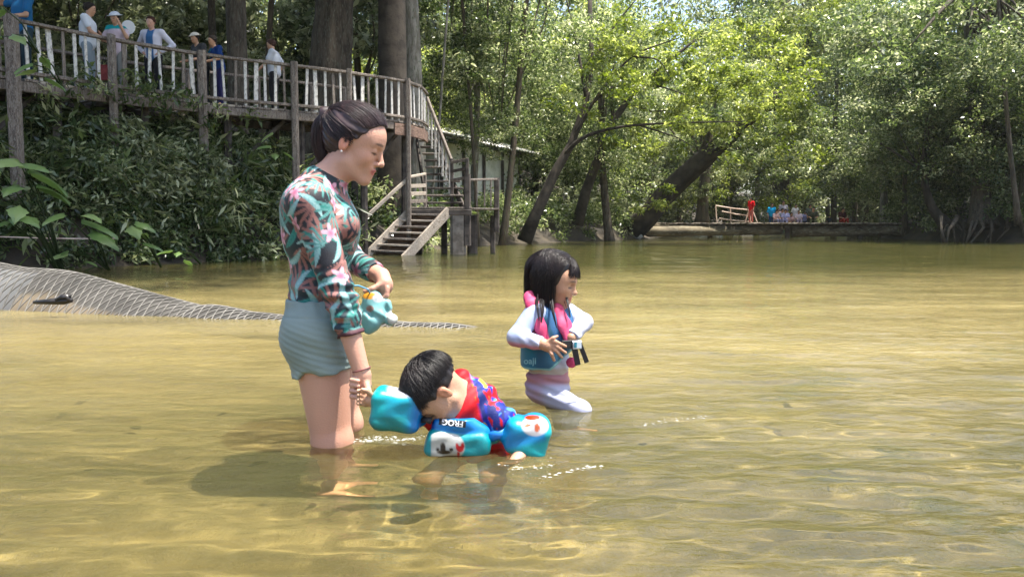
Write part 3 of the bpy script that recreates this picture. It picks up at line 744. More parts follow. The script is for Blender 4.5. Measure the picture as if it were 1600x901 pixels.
branchset(t, [([(880, 245, 29.3), (905, 215, 29), (960, 198, 28.6), (1040, 192, 28.3), (1160, 190, 28)], .09), ([(893, 225, 29.4), (925, 160, 29.2), (985, 85, 29), (1060, 60, 28.6)], .08), ([(915, 170, 29.6), (960, 132, 29.2), (1030, 132, 28.8), (1110, 165, 28.3)], .06),
               ([(985, 88, 29), (1030, 92, 28.8), (1055, 135, 28.5)], .04), ([(915, 150, 29.6), (900, 60, 30), (880, -20, 30.4)], .07), ([(924, 100, 29.8), (960, 40, 30), (1010, -20, 30)], .06), ([(1000, 196, 28.5), (1060, 215, 28.2), (1100, 240, 28)], .035)], DARKB, 40)
sp = []
r_ = random.Random(5)
for (x0, y0, x1, y1, n) in ((930, 30, 1250, 130, 46), (1000, 120, 1240, 200, 30), (860, 60, 1000, 190, 18), (940, 190, 1180, 235, 14)):
    for i in range(n): sp.append((r_.uniform(x0, x1), r_.uniform(y0, y1), r_.uniform(27.3, 30), r_.uniform(.25, .55), 130))
leafy(t, sp, LM_LIME, .15, 50)
t = thing('leaning_tree', pt(905, 345, 33), 'second dark slender tree just right of the leaning tree, bending right over the bank', 'tree')
part('trunk', tube_vf(np.array([pt(902, 352, 33), pt(915, 300, 33), pt(938, 238, 33), pt(958, 190, 33), pt(985, 150, 33), pt(1040, 100, 32.5), pt(1090, 60, 32)]), [.24, .21, .18, .15, .12, .08, .04], 8, True, .08, 5), DARKB, t, True)
branchset(t, [([(958, 190, 33), (955, 130, 33), (965, 60, 33)], .09), ([(975, 160, 33), (1020, 175, 32.6), (1060, 170, 32)], .05)], DARKB, 60)
sp = [(r_.uniform(900, 1110), r_.uniform(40, 220), r_.uniform(32, 34), r_.uniform(.3, .6), 120) for i in range(40)]
leafy(t, sp, LM_MID, .16, 70)
# the big trunk leaning low over the river beside the log bridge
t = thing('fallen_leaning_tree', pt(1005, 350, 38), 'massive dark trunk leaning low to the right over the left end of the log bridge', 'tree')
part('trunk', tube_vf(np.array([pt(985, 362, 38), pt(1012, 340, 38), pt(1045, 300, 37.8), pt(1085, 262, 37.5), pt(1125, 225, 37), pt(1165, 190, 36.5), pt(1215, 150, 36), pt(1270, 110, 36)]), [.55, .48, .44, .42, .36, .30, .2, .1], 12, True, .12, 6), DARKB, t, True)
branchset(t, [([(1085, 262, 37.5), (1110, 205, 37.2), (1120, 150, 37)], .16), ([(1150, 200, 36.7), (1190, 170, 36.4), (1240, 175, 36)], .12), ([(1125, 225, 37), (1165, 235, 36.5), (1200, 260, 36)], .09)], BARK, 80)
sp = [(r_.uniform(1050, 1290), r_.uniform(60, 260), r_.uniform(34.5, 38), r_.uniform(.4, .8), 120) for i in range(64)]
sp += [(r_.uniform(960, 1050), r_.uniform(225, 330), r_.uniform(36.6, 37.2), r_.uniform(.3, .5), 110) for i in range(14)]
leafy(t, sp, LM_LIME, .19, 90)
sp = [(r_.uniform(1120, 1275), r_.uniform(170, 300), r_.uniform(34.5, 37), r_.uniform(.4, .7), 120) for i in range(30)]
leafy(t, sp, LM_MID, .18, 95)
tree('ivy-wrapped upright trunk behind the log bridge railing', [pt(1096, 350, 44), pt(1098, 300, 44), pt(1104, 250, 44), pt(1110, 150, 44)], [.3, .28, .26, .2], BARK_MOSS, [('small', pt(1100, 300, 44), .5), ('mid', pt(1110, 180, 44), 1.0)], seed=21)
tree('curved black trunk leaning left at the right bank near the end of the log bridge', [pt(1478, 352, 34), pt(1455, 325, 34), pt(1443, 285, 34), pt(1450, 240, 34), pt(1462, 180, 34)], [.22, .17, .14, .12, .08], DARKB, [('dark', pt(1450, 150, 34.5), 1.0), ('mid', pt(1400, 190, 34), .75)], seed=22)
tree('stout shadowed trunk half hidden in leaves on the right bank', [pt(1535, 355, 33), pt(1530, 260, 33.5), pt(1520, 120, 34), pt(1510, -60, 34)], [.45, .3, .26, .2], BARK, [('mid', pt(1530, 60, 33), 1.3), ('mid', pt(1560, 200, 33.5), .95)], seed=23)
tree('dark trunk at the top of the picture, above the gap in the forest', [pt(1215, 330, 58), pt(1220, 200, 58), pt(1222, 90, 57), pt(1225, -100, 56)], [.7, .6, .55, .4], BARK, [('mid', pt(1200, 20, 54), 1.6), ('pale', pt(1290, 60, 56), 1.4)], seed=24)
tree('thin trunk among leaves at the right edge of the picture', [pt(1592, 350, 30), pt(1580, 250, 30), pt(1568, 120, 30), pt(1560, 0, 30)], [.1, .08, .07, .05], BARK, [('mid', pt(1590, 110, 30.5), .9)], seed=25)

# background forest: every tree a thing, alike ones grouped
KEYS = ['mid', 'mid', 'lime', 'pale', 'dark', 'tall']
LABELS = {'mid': ('mid green broadleaf tree in the forest behind the river', 'mid green forest trees'), 'lime': ('bright lime green tree in the forest behind the river', 'lime green forest trees'),
          'pale': ('pale glossy large-leaved tree in the forest behind the river', 'pale large-leaved forest trees'), 'dark': ('dark-coloured broadleaf tree in the forest behind the river', 'dark forest trees'), 'tall': ('tall narrow green tree in the forest behind the river', 'tall narrow forest trees')}
r_ = random.Random(11); cnt = 0
def bgtree(px, Y, zc, sc, key, low=True):
    global cnt
    x = (px-800)/F*Y; g = G(x, Y); cnt += 1
    crowns = [(key, (x, Y, zc), sc)]
    if low and zc-g > 4: crowns.append((key, (x+r_.uniform(-1, 1), Y+r_.uniform(-.5, 1), g+(zc-g)*.5), sc*.8))
    lab = LABELS[key]; reg = ('behind the boardwalk on the left bank' if px < 640 and Y < 45 else 'on the middle bank between hut and log bridge' if px < 1200 else 'beyond the log bridge' if Y > 46 else 'on the right bank')
    lab = (lab[0].replace('in the forest behind the river', reg), lab[1]+' '+reg)
    tree(lab[0], [(x+r_.uniform(-.4, .4), Y, g-.3), (x+r_.uniform(-.2, .2), Y, (g+zc)/2), (x, Y, zc+.5)], [.10+.08*sc, .08+.06*sc, .05], r_.choice([BARK, BARK_MOSS, BARK_PALE]), crowns, group=lab[1], ntips=4, nside=6, seed=100+cnt)
# behind the boardwalk; pale leaf colour stands in for bright light on the foliage
for px, Y, z, sc, k in [(-60, 22, 7, 1.1, 'mid'), (60, 25, 6.2, 1.0, 'pale'), (150, 23.5, 7.5, .9, 'pale'), (240, 27, 6.5, 1.1, 'pale'), (330, 30, 7, 1.2, 'pale'), (430, 28, 6.3, 1.0, 'pale'), (560, 27, 7.2, 1.0, 'pale'), (590, 33, 6.0, 1.1, 'lime'), (90, 32, 8.5, 1.4, 'mid'), (280, 36, 9, 1.5, 'lime'), (450, 35, 10, 1.5, 'mid'), (0, 30, 6, 1.2, 'dark'), (200, 31, 4.8, 1.1, 'pale'), (380, 26, 4.6, .8, 'pale'), (520, 31, 5, 1.1, 'mid'), (-20, 38, 11, 1.6, 'lime')]: bgtree(px, Y, z, sc, k)
# middle bank
for px, Y, z, sc, k in [(690, 42, 7.5, 1.1, 'mid'), (760, 38, 8.5, 1.3, 'mid'), (690, 40, 9.5, 1.4, 'tall'), (835, 41, 8, 1.2, 'mid'), (850, 40, 5.5, 1.1, 'mid'), (900, 44, 8.5, 1.4, 'lime'), (960, 46, 6, 1.2, 'pale'), (1000, 50, 10, 1.5, 'lime'), (1060, 52, 7, 1.3, 'mid'), (1130, 54, 11, 1.5, 'lime'), (745, 29, 8.6, .8, 'mid'), (940, 41, 3.6, .9, 'mid'), (1010, 44, 3.6, .9, 'pale'), (800, 45, 12, 1.6, 'mid'), (1060, 47, 3.0, .8, 'lime'), (1140, 50, 3.8, .9, 'pale'), (1180, 52, 7.2, 1.2, 'lime'), (940, 34, 7.6, .9, 'mid')]: bgtree(px, Y, z, sc, k)
# beyond the river (leaves coloured pale for the sunlit gap) and on the right bank
for px, Y, z, sc, k in [(1250, 72, 15, 2.0, 'pale'), (1330, 75, 12, 2.0, 'pale'), (1290, 78, 6, 2.0, 'lime'), (1235, 66, 5, 1.2, 'pale'), (1340, 60, 5, 1.3, 'pale'), (1370, 52, 8, 1.4, 'mid'), (1330, 56, 12, 1.5, 'mid'), (1400, 45, 5.5, 1.1, 'mid'), (1380, 42, 9.5, 1.2, 'mid'), (1440, 40, 9, 1.2, 'pale'), (1500, 38, 9.5, 1.2, 'mid'), (1480, 37, 5.2, .9, 'dark'), (1560, 35, 6.5, 1.0, 'mid'), (1620, 33, 8.5, 1.1, 'pale'), (1600, 32.5, 3.8, .7, 'dark'), (1560, 40, 11, 1.3, 'mid'), (1410, 38.5, 3.6, .6, 'mid'), (1350, 48, 3.4, .8, 'pale'), (1680, 36, 6, 1.2, 'mid'), (1300, 52, 13, 1.1, 'lime'), (1530, 35, 3.0, .6, 'mid')]: bgtree(px, Y, z, sc, k)
# the far wood that closes every view: one mass, sunlit haze put into its pale leaf colour
C = []; R = []; N = []
q = np.random.default_rng(77)
for i in range(420):
    a = q.uniform(-.95, .95); d = q.uniform(78, 100); x = math.sin(a)*d*1.1; y = math.cos(a)*d; g = G(x, y)
    for j in range(3): C.append((x+q.normal(), y+q.normal(), g+q.uniform(0, 26))); R.append(q.uniform(1.8, 3.2)); N.append(60)
P, tn = clumps(np.array(C), R, N, 78, .8); v, T, val = leaves(P, .62, 79, flat=.45, val=tn)
tag(obj('far_wood', mesh('far_wood', v, T, LM_PALE, val=val)), 'dense green wall of far-off forest closing the view beyond the river', 'forest', kind='stuff')

# ------------------------------------------------------------------ undergrowth on the banks
def zone(seed, n, yr, dr, side, hr, Rr, nl):
    q = np.random.default_rng(seed); C = []; R = []
    while len(C) < n:
        y = q.uniform(*yr); d = q.uniform(*dr)
        x = bankx(LB, y)-d/.8 if side < 0 else bankx(RB, y)+d/.9
        C.append((x, y, G(x, y)+q.uniform(*hr))); R.append(q.uniform(*Rr))
    return np.array(C), R, [nl]*n
def under(name, label, zs, ls, mt_, seed, aspect=.4):
    C = np.concatenate([z[0] for z in zs]); R = sum([list(z[1]) for z in zs], []); N = sum([z[2] for z in zs], [])
    P, tn = clumps(C, R, N, seed, .7); P[:, 2] = np.maximum(P[:, 2], ground_z(P[:, 0], P[:, 1])+.03)
    v, T, val = leaves(P, ls, seed+1, flat=.5, aspect=aspect, droop=.5, val=tn)
    tag(obj(name, mesh(name, v, T, mt_, val=val)), label, 'undergrowth', kind='stuff')
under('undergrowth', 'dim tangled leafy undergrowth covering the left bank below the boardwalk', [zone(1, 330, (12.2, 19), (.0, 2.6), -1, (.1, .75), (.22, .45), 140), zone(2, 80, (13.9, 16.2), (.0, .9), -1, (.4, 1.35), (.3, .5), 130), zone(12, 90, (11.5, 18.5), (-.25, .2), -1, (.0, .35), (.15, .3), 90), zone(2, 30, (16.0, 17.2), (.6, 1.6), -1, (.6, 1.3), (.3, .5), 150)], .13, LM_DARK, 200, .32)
under('undergrowth', 'sprigs in a paler leaf colour scattered over the left bank', [zone(3, 60, (13.5, 18.5), (.15, 2.6), -1, (.25, .8), (.2, .35), 70), zone(4, 44, (14.0, 16.2), (-.1, .6), -1, (.5, 1.6), (.25, .45), 90)], .15, LM_PALE, 210, .3)
under('undergrowth', 'long narrow-leaved stems arching out of the left bank', [zone(13, 70, (12.5, 19), (-.1, 1.2), -1, (.2, 1.4), (.3, .5), 46)], .30, LM_MID, 215, .2)
under('undergrowth', 'leafy bushes lining the middle bank right of the stairs', [zone(5, 230, (21.5, 39), (.1, 3.5), -1, (.1, .9), (.3, .6), 110)], .15, LM_MID, 220)
under('undergrowth', 'dark low bushes behind the stairs and around the hut', [zone(6, 90, (19.5, 27), (.3, 2.2), -1, (.1, .5), (.25, .45), 100)], .15, LM_DARK, 230)
under('undergrowth', 'pale bushes on the bank around the left end of the log bridge', [zone(7, 110, (38, 52), (.1, 3.5), -1, (.2, 1.6), (.4, .8), 90)], .2, LM_PALE, 240)
under('undergrowth', 'leafy bushes hanging over the water along the right bank', [zone(8, 220, (27, 44), (-.2, 3.5), 1, (.3, 2.2), (.3, .7), 110)], .17, LM_MID, 250)
under('undergrowth', 'pale bushes beyond the right end of the log bridge', [zone(9, 110, (42, 60), (-.3, 3), 1, (.3, 3), (.5, 1.0), 90)], .24, LM_PALE, 260)
sc_ = [(px, py, 13.2+px*.0085, .22, 42) for px, py in ((118, 140), (140, 118), (160, 138), (182, 150), (205, 120), (222, 145), (238, 128), (262, 150), (285, 140), (300, 160), (345, 172), (395, 180), (75, 150), (250, 165), (330, 190))]
C = np.array([pt(a, b_, Y) for a, b_, Y, R, n in sc_]); P, tn = clumps(C, [s[3] for s in sc_], [s[4] for s in sc_], 301, .8); v, T, val = leaves(P, .15, 302, flat=.4, aspect=.3, droop=.5, val=tn)
tag(obj('climbing_sprigs', mesh('climbing_sprigs', v, T, LM_MID, val=val)), 'leafy sprigs climbing up in front of the boardwalk railing', 'undergrowth', kind='stuff')
# exposed roots on the right bank
rt = thing('root_mass', at(1500, 372, 33), 'tangle of exposed dark and pale roots where the right bank meets the water', 'roots')
q = random.Random(4)
for i in range(26):
    px = q.uniform(1462, 1600); Y = q.uniform(31.2, 34); a = at(px, q.uniform(335, 352), Y+.4); b_ = at(px+q.uniform(-22, 22), 374, Y-.2); b_[2] = -.1
    m_ = (a+b_)/2+np.array([q.uniform(-.25, .25), -.2, q.uniform(0, .2)]); part('root', tube_vf([a, m_, b_], [.07*q.uniform(.5, 1.3), .05, .025], 6, wob=.08, seed=i), BARK, rt, True)

# ------------------------------------------------------------------ broad-leaved plants at the left
BIG = leafmat('leaf_broad', (.10, .18, .05), (.18, .28, .09), (.30, .40, .16), .4, .3)
def bigleaf_vf(L, seed):
    r = np.random.default_rng(seed); n = 9; V = []; prof = [0, .30, .42, .46, .42, .33, .22, .11, .0]
    for i in range(n):
        t = i/(n-1); z = -.35*L*t*t
        for sgn in (-1, -.5, 0, .5, 1):
            w_ = prof[i]*L*.72*sgn*(1+(.10 if i % 2 else -.10)*(abs(sgn) == 1)); V.append((t*L, w_, z-abs(sgn)*.09*L+(.02*L if sgn == 0 else 0)))
    Fc = [(i*5+j, (i+1)*5+j, (i+1)*5+j+1, i*5+j+1) for i in range(n-1) for j in range(4)]
    return np.array(V), Fc
BL = []
for k in range(3):
    v, f = bigleaf_vf(1.0, k); BL.append(mesh('leaf', v, f, BIG, True, val=np.full(len(v), .25+.3*k)))
def bigplant(px, py, Y, n, L, seed, label):
    q = random.Random(seed); top = at(px, py, Y); b_ = np.array([top[0]+.1, Y+.9, max(G(top[0], Y+.9), -.1)]) if py > 100 else top+np.array([.1, .5, -.45])
    t = thing('broad_leaved_plant', b_, label, 'plant'); 
    for i in range(n):
        a = q.uniform(-2.9, .3) if i % 3 else q.uniform(0, 6.28); tip = top+np.array([math.cos(a)*L*.6*q.random(), math.sin(a)*L*.35*q.random(), q.uniform(-.35, .12)])
        part('stem', tube_vf([b_, (b_+tip)/2+np.array([0, 0, .12]), tip], [.016, .011, .007], 5), WOOD_MOLD if 0 else LM_DARK, t)
        o = bpy.data.objects.new('leaf', BL[i % 3]); COL.objects.link(o); o.parent = t; o.location = Vector(tip-b_)
        s_ = L*q.uniform(.75, 1.15); o.scale = (s_, s_, s_); o.rotation_euler = (q.uniform(-.3, .3), q.uniform(-.15, .35), a)
bigplant(30, 262, 11.6, 7, .50, 1, 'broad-leaved plant with big bright leaves at the left edge below the boardwalk')
bigplant(112, 325, 11.9, 4, .46, 2, 'broad-leaved plant with two long pale leaves right of the plant at the left edge')
bigplant(205, 358, 12.8, 4, .38, 3, 'small broad-leaved plant with light green leaves in the middle of the left bank')
bigplant(120, 398, 12.4, 4, .28, 4, 'low clump of pale leaves just above the waterline of the left bank')
bigplant(280, 400, 14.0, 4, .26, 5, 'little pale leafy sprig dipping into the water right of the other left-bank plants')
bigplant(25, 310, 11.4, 4, .36, 6, 'shaded broad-leaved plant low at the left edge of the picture')
bigplant(430, 215, 17.0, 5, .30, 7, 'pale creeper sprigs hanging beside the boardwalk post behind the woman')
bigplant(60, 85, 12.4, 4, .30, 8, 'green leaves poking over the boardwalk railing at the far left')
bigplant(15, 20, 11.8, 3, .34, 9, 'bright leaf spray hanging in at the top left corner')
# fallen leaves on the riverbed
q = random.Random(9); LEAFBROWN = mat('sunken_leaf', (.05, .03, .015), (.09, .06, .03), 6, rough=.8)
for i, (px, py) in enumerate([(135, 722), (112, 735), (95, 765), (183, 792), (410, 845), (128, 872), (92, 605), (262, 633), (330, 760), (700, 860), (1230, 730), (1010, 800)]):
    s_ = (py-348)/F; Y = (CAMH+.42)/s_; c = np.array([(px-800)/F*Y, Y, 0]); c[2] = G(c[0], Y)+.012
    v, f = bigleaf_vf(.07*q.uniform(.6, 1.3), i); a = q.uniform(0, 6.28); v = v@np.array([[math.cos(a), math.sin(a), 0], [-math.sin(a), math.cos(a), 0], [0, 0, .3]])
    tag(obj('sunken_leaf', mesh('sunken_leaf', v+c, f, LEAFBROWN)), 'dead brown leaf lying on the sandy riverbed', 'leaf', 'sunken leaves on the riverbed')
# ------------------------------------------------------------------ people
from mathutils.bvhtree import BVHTree
def nrm(v): v = np.asarray(v, float); return v/np.linalg.norm(v)
def proj(V):
    """photo pixel of world points: only used to say where a print sits on a garment"""
    d = V-np.array([0, 0, CAMH]); zc = d[:, 1]*math.cos(PITCH)-d[:, 2]*math.sin(PITCH); yc = d[:, 1]*math.sin(PITCH)+d[:, 2]*math.cos(PITCH)
    return 800+F*d[:, 0]/zc, 450.5-F*yc/zc
class Head:
    def __init__(s, O, f, u, sc=1.0, child=False):
        s.O = np.asarray(O, float); s.f = nrm(f); u = np.asarray(u, float); s.u = nrm(u-s.f*(u@s.f)); s.s = np.cross(s.f, s.u); s.sc = sc; s.ch = child
        s.R = np.array([s.f, s.u, s.s])
    def P(s, a, b, c=0.):
        if s.ch and b < .03: b = .03+(b-.03)*.84; a = a-.006*(a > .05)
        return s.O+s.sc*(a*s.f+b*s.u+c*s.s)
    def L(s, V):
        q = (V-s.O)@s.R.T/s.sc
        if s.ch: q[:, 1] = np.where(q[:, 1] < .03, .03+(q[:, 1]-.03)/.84, q[:, 1]); q[:, 0] += .006*(q[:, 0] > .05)
        return q
    def build(s, g, smile=0, fine=True):
        P, R, k = s.P, s.R, s.sc; r = lambda *a: np.array(a)*k
        g.ell(P(-.006, .045), r(.099, .083, .077), R, .01)
        g.ell(P(.045, .040), r(.050, .055, .062), R, .03)
        g.ell(P(.036, -.022), r(.054, .072, .057), R, .03)
        for c in (-1, 1):
            g.cap(P(.012, -.052, .044*c), P(.072, -.086, .014*c), .018*k, .015*k, .025)
            g.ell(P(.060, -.020, .036*c), r(.026, .026, .022)*(1.15 if s.ch else 1), R, .02)
        g.ell(P(.083, -.087), r(.015, .014, .018), R, .02)
        g.ell(P(.078, -.050), r(.021, .026, .030), R, .02)
        for c in (-1, 1):
            g.cap(P(.090, .030, .012*c), P(.074, .033, .042*c), .008*k, .008*k, .014)
            if fine:
                g.ell(P(.101, .011, .031*c), r(.015, .011, .016), R, .012, 's')
                g.ell(P(.078, .010, .031*c), r(.0155, .0125, .016), R, .004)
        if fine:
            g.cap(P(.093, .018), P(.113, -.018), .0075*k, .0095*k, .012)
            g.ell(P(.114, -.021), r(.0095, .009, .010), R, .006)
            for c in (-1, 1): g.ell(P(.102, -.026, .011*c), r(.009, .007, .0065), R, .006)
            g.ell(P(.0975, -.047), r(.0085, .0055, .019), R, .004); g.ell(P(.0945, -.0575), r(.0085, .006, .016), R, .004)
            g.ell(P(.1075, -.0525), r(.006, .0014, .018), R, .003, 's')
            g.ell(P(.088, -.069), r(.012, .004, .012), R, .008)
        else:
            g.cap(P(.090, .018), P(.110, -.018), .010*k, .014*k, .02)
        for c in (-1, 1):
            g.ell(P(-.004, .002, .077*c), r(.017, .031, .008), R, .008)
            if fine: g.ell(P(.002, .003, .087*c), r(.009, .018, .0075), R, .004, 's')
        return g
    def paint(s, V, col, skin, lip, brow, fine=True):
        q = s.L(V); a, b, c = q[:, 0], q[:, 1], np.abs(q[:, 2]); near = (a > -.12) & (a < .14) & (b > -.12) & (b < .14) & (c < .1)
        def put(w_, cc):
            w_ = np.clip(w_*near, 0, 1)[:, None]; return col*(1-w_)+np.array(cc)*w_
        ch = np.exp(-(((a-.065)/.025)**2+((b+.02)/.022)**2+((c-.04)/.025)**2)); col = put(.35*ch, np.array(skin)*np.array([1.05, .78, .72]))
        col = put(.45*sstep(.070, .080, c)*(np.abs(b) < .04)*(np.abs(a) < .03), np.array(skin)*np.array([1.1, .65, .55]))
        w_ = sstep(1.25, .75, np.sqrt(((b+.0525)/.0115)**2+(c/.021)**2))*(a > .083); col = put(w_*.85, lip)
        w_ = sstep(1.3, .6, np.sqrt(((b+.0525)/.002)**2+(c/.019)**2))*(a > .085); col = put(w_*.55, np.array(lip)*.3)
        bl = .036-.10*np.maximum(c-.032, 0)-.12*np.maximum(.018-c, 0)
        w_ = sstep(1.2, .6, np.sqrt(((b-bl)/.0048)**2+((c-.03)/.022)**2))*(a > .05); col = put(w_*.8, brow)
        w_ = sstep(1.2, .6, np.sqrt(((b-.0035+.05*np.maximum(c-.036, 0))/.0044)**2+((c-.032)/.0175)**2))*(a > .05); col = put(w_*.9, brow)
        w_ = sstep(1.2, .4, np.sqrt(((b+.030)/.0028)**2+((c-.008)/.004)**2))*(a > .095); col = put(w_*.7, np.array(skin)*.25)
        return col
def finish(name, g, mt, parent, colfn=None, it=2, keep=None, post=None):
    V, Fq = g.net(); V = relax(V, Fq, it)
    if post is not None: V = post(V, Fq)
    col = colfn(V, Fq) if colfn else None
    o = obj(name, mesh(name, V, Fq, mt, True, col), parent); o.cycles.is_caustics_receiver = V[:, 1].max() < 6
    return o, V, Fq
def chain(g, pts, rads, k=.006, **kw):
    for i in range(len(pts)-1): g.cap(pts[i], pts[i+1], rads[i], rads[i+1], k, **kw)

SKIN = matc('skin', .45, .45, sss=.08, bump=.35, bumpscale=160, dim=.93)
CLOTH = matc('swim_fabric', .62, .35, bump=.35, bumpscale=260, dim=.66)
VINYL = matc('foam_float_fabric', .33, .5, bump=.25, bumpscale=60, coat=.15, dim=.6)
def hairmat(name, c1, c2, rough=.32):
    m = mat(name, c1, c2, 40, .3, .7, rough=rough, spec=.4, stretch=(1, 1, .3)); return m
HAIR = hairmat('hair_dark_brown', (.012, .007, .008), (.040, .020, .021), .42); HAIRB = hairmat('hair_black', (.005, .004, .004), (.016, .011, .010), .42); HAIRW = hairmat('hair_wet_black', (.006, .004, .004), (.020, .013, .012), .34)

def scalp_strands(hd, starts, end, n, rad, lift, seed, K=12, r0=.0011, spread=.004):
    """strands running over the skull from start directions to an end direction (unit vectors in head space, (f,u,s))"""
    q = np.random.default_rng(seed); ax = np.array([.099, .083, .077])*rad; out = []
    for i in range(n):
        a = nrm(starts(q)); b_ = nrm(end(q)); om = math.acos(np.clip(a@b_, -1, 1)); t = np.linspace(0, 1, K)[:, None]
        p = (np.sin((1-t)*om)*a+np.sin(t*om)*b_)/max(math.sin(om), 1e-3)
        l = 1+lift*q.random()+spread*np.sin(t*9+q.random()*6)
        p = p*ax*l+np.array([-.006, .045, 0]); p += q.normal(size=3)*.0012
        out.append(hd.O+hd.sc*(p@hd.R))
    return np.array(out)
def hang(paths, L, q, K=9, drift=(0, 0, 0)):
    """continue each strand straight down by length L"""
    e = paths[:, -1]; d = paths[:, -1]-paths[:, -2]; d /= np.linalg.norm(d, axis=1)[:, None]; n = len(paths)
    Ls = L*(.35+.95*q.random(n)); t = np.linspace(0, 1, K)[1:]
    tail = []
    for s in t:
        w_ = min(1, s*2.5); v = d*(1-w_)+np.array([0, 0, -1])*w_+np.array(drift)*s
        v /= np.linalg.norm(v, axis=1)[:, None]; e = e+v*(Ls[:, None]/(K-1)); tail.append(e)
    return np.concatenate([paths, np.stack(tail, 1)], 1)

# ---------- the woman
MY = 2.79
M = lambda px, py, dy=0.: at(px, py, MY+dy)
woman = thing('person', M(515, 505)*np.array([1, 1, 0])+np.array([0, 0, -.5]), 'woman in floral swim top and pale green shorts holding the bending boy\'s hand', 'person')
fx = nrm((math.cos(math.radians(22)), -.07, -math.sin(math.radians(22)))); H = Head(M(549, 228, 0), fx, (math.sin(math.radians(22)), 0, math.cos(math.radians(22))), 1.02)
sk = (.53, .31, .235)
g = SDF((-.86, 2.52, -.56), (-.34, 3.06, 1.16), .004)
H.build(g)
g.cap(M(508, 290), M(537, 250), .060, .051, .03)
g.cap(M(498, 288, -.0), M(486, 308, -.12), .045, .05, .04); g.cap(M(502, 290, 0), M(500, 310, .12), .045, .05, .04)
def torso(g, inf, k=.04):
    g.ell(M(500, 358), (.118, .145, .16), None, k, infl=inf); g.ell(M(483, 322), (.075, .165, .08), None, k, infl=inf)
    g.ell(M(500, 450), (.093, .128, .12), None, k, infl=inf)
    for d in (-.065, .065): g.ell(M(530, 354, d-.02), (.058, .058, .058), None, .03, infl=inf)
def pelvis(g, inf, k=.03):
    g.ell(M(500, 506), (.105, .16, .11), None, k, infl=inf)
    for d in (-.08, .08): g.ell(M(483, 528, d), (.078, .085, .09), None, k, infl=inf)
torso(g, 0); pelvis(g, 0)
g.cap(M(499, 525, -.09), M(519, 694, -.09), .094, .063, .03); g.cap(M(519, 694, -.09), M(516, 694, -.09)-np.array([0, 0, .34]), .060, .036, .03)
g.ell(M(527, 690, -.10), (.045, .045, .05), None, .03); g.ell(M(508, 694, -.09)-np.array([0, 0, .12]), (.05, .05, .09), None, .03)
g.cap(M(510, 525, .09), M(538, 662, .13), .092, .056, .03); g.ell(M(546, 660, .12), (.042, .042, .045), None, .03); g.cap(M(538, 664, .13), M(532, 664, .13)-np.array([0, 0, .42]), .055, .036, .03)
for d, px in ((-.09, 516), (.13, 530)):
    a = M(px, 690 if d < 0 else 664, d); a = np.array([a[0], a[1], -.44]); g.cap(a, a+np.array([.13, -.01, -.04]), .04, .026, .02, sq=((0, 0, 1), .8))
SHn, ELn, WRn = M(484, 318, -.155), M(527, 452, -.19), M(566, 585, -.205)
SHf, ELf, WRf = M(507, 320, .155), M(545, 404, .20), M(596, 431, .05)
g.ell(SHn, (.058,)*3, None, .03); chain(g, [SHn, ELn, WRn], [.052, .041, .026], .02); g.ell(M(543, 490, -.195), (.034, .036, .06), None, .02)
chain(g, [SHf, ELf, WRf], [.052, .041, .026], .02)
# near hand closed round the boy's hand
hy = MY-.215
hw = lambda px, py, dy=0.: at(px, py, hy+dy)
g.cap(WRn, hw(567, 600, .01), .026, .027, .012, sq=((0, 1, 0), .8)); g.ell(hw(566, 606, .016), (.026, .016, .034), None, .012)
for i, (py, r_) in enumerate(((592, .0085), (600, .009), (609, .009), (618, .0085))):
    chain(g, [hw(562, py-1, .02), hw(551, py, .012), hw(549.5, py+1, -.010), hw(560, py+3, -.022)], [r_*1.05, r_, r_*.95, r_*.8], .002)
chain(g, [hw(572, 598, -.004), hw(576, 612, -.02), hw(568, 626, -.030)], [.012, .010, .0085], .004)
# far hand holding the armbands
fh = lambda px, py, dy=0.: at(px, py, MY+.03+dy)
g.cap(WRf, fh(601, 443, .0), .026, .028, .012); g.ell(fh(599, 450), (.03, .018, .026), None, .012)
for i, (a, b_, c) in enumerate((((605, 450), (604, 462), (592, 472)), ((601, 455), (597, 466), (585, 474)), ((596, 456), (589, 464), (579, 468)), ((592, 452), (583, 458), (574, 461)))):
    dy = -.022+.014*i; chain(g, [fh(*a, dy), fh(*b_, dy-.004), fh(*c, dy)], [.0095, .0088, .0075], .003)
chain(g, [fh(594, 445, -.02), fh(582, 451, -.03), fh(570, 455, -.028)], [.011, .0095, .008], .005)
def wcol(V, Fq):
    col = np.tile(np.array(sk), (len(V), 1)); col = H.paint(V, col, sk, (.42, .12, .12), (.05, .03, .025))
    n = wave_noise(61, V, 14, 2)[:, None]*.06; return np.clip(col*(1+n*np.array([.4, 1, 1])), 0, 1)
body, Vb, Fb = finish('body', g, SKIN, woman, wcol, 1)

# her floral top: the print is stamped flower by flower on the cloth
g = SDF((-.86, 2.52, .30), (-.34, 3.06, 1.02), .0042)
hemcut = (M(505, 474), (0, 0, -1))
torso(g, .008)
g.cap(M(508, 292), M(520, 272), .062, .060, .03, cut=[(M(520, 276), (.30, 0, .95))])
g.cap(M(498, 288, -.0), M(486, 308, -.12), .045, .05, .04, infl=.007); g.cap(M(502, 290, 0), M(500, 310, .12), .045, .05, .04, infl=.007)
g.ell(SHn, (.058,)*3, None, .03, infl=.007)
cuffN = M(546, 523, -.20); dN = nrm(WRn-ELn); cuffF = M(588, 427, .08); dF = nrm(WRf-ELf)
g.cap(SHn, ELn, .052, .043, .02, infl=.008); g.cap(ELn, WRn, .043, .029, .02, infl=.006, cut=[(cuffN, dN)]); g.ell(M(542, 486, -.195), (.034, .036, .06), None, .02, infl=.006)
g.cap(SHf, ELf, .052, .043, .02, infl=.008); g.cap(ELf, WRf, .043, .029, .02, infl=.006, cut=[(cuffF, dF)])
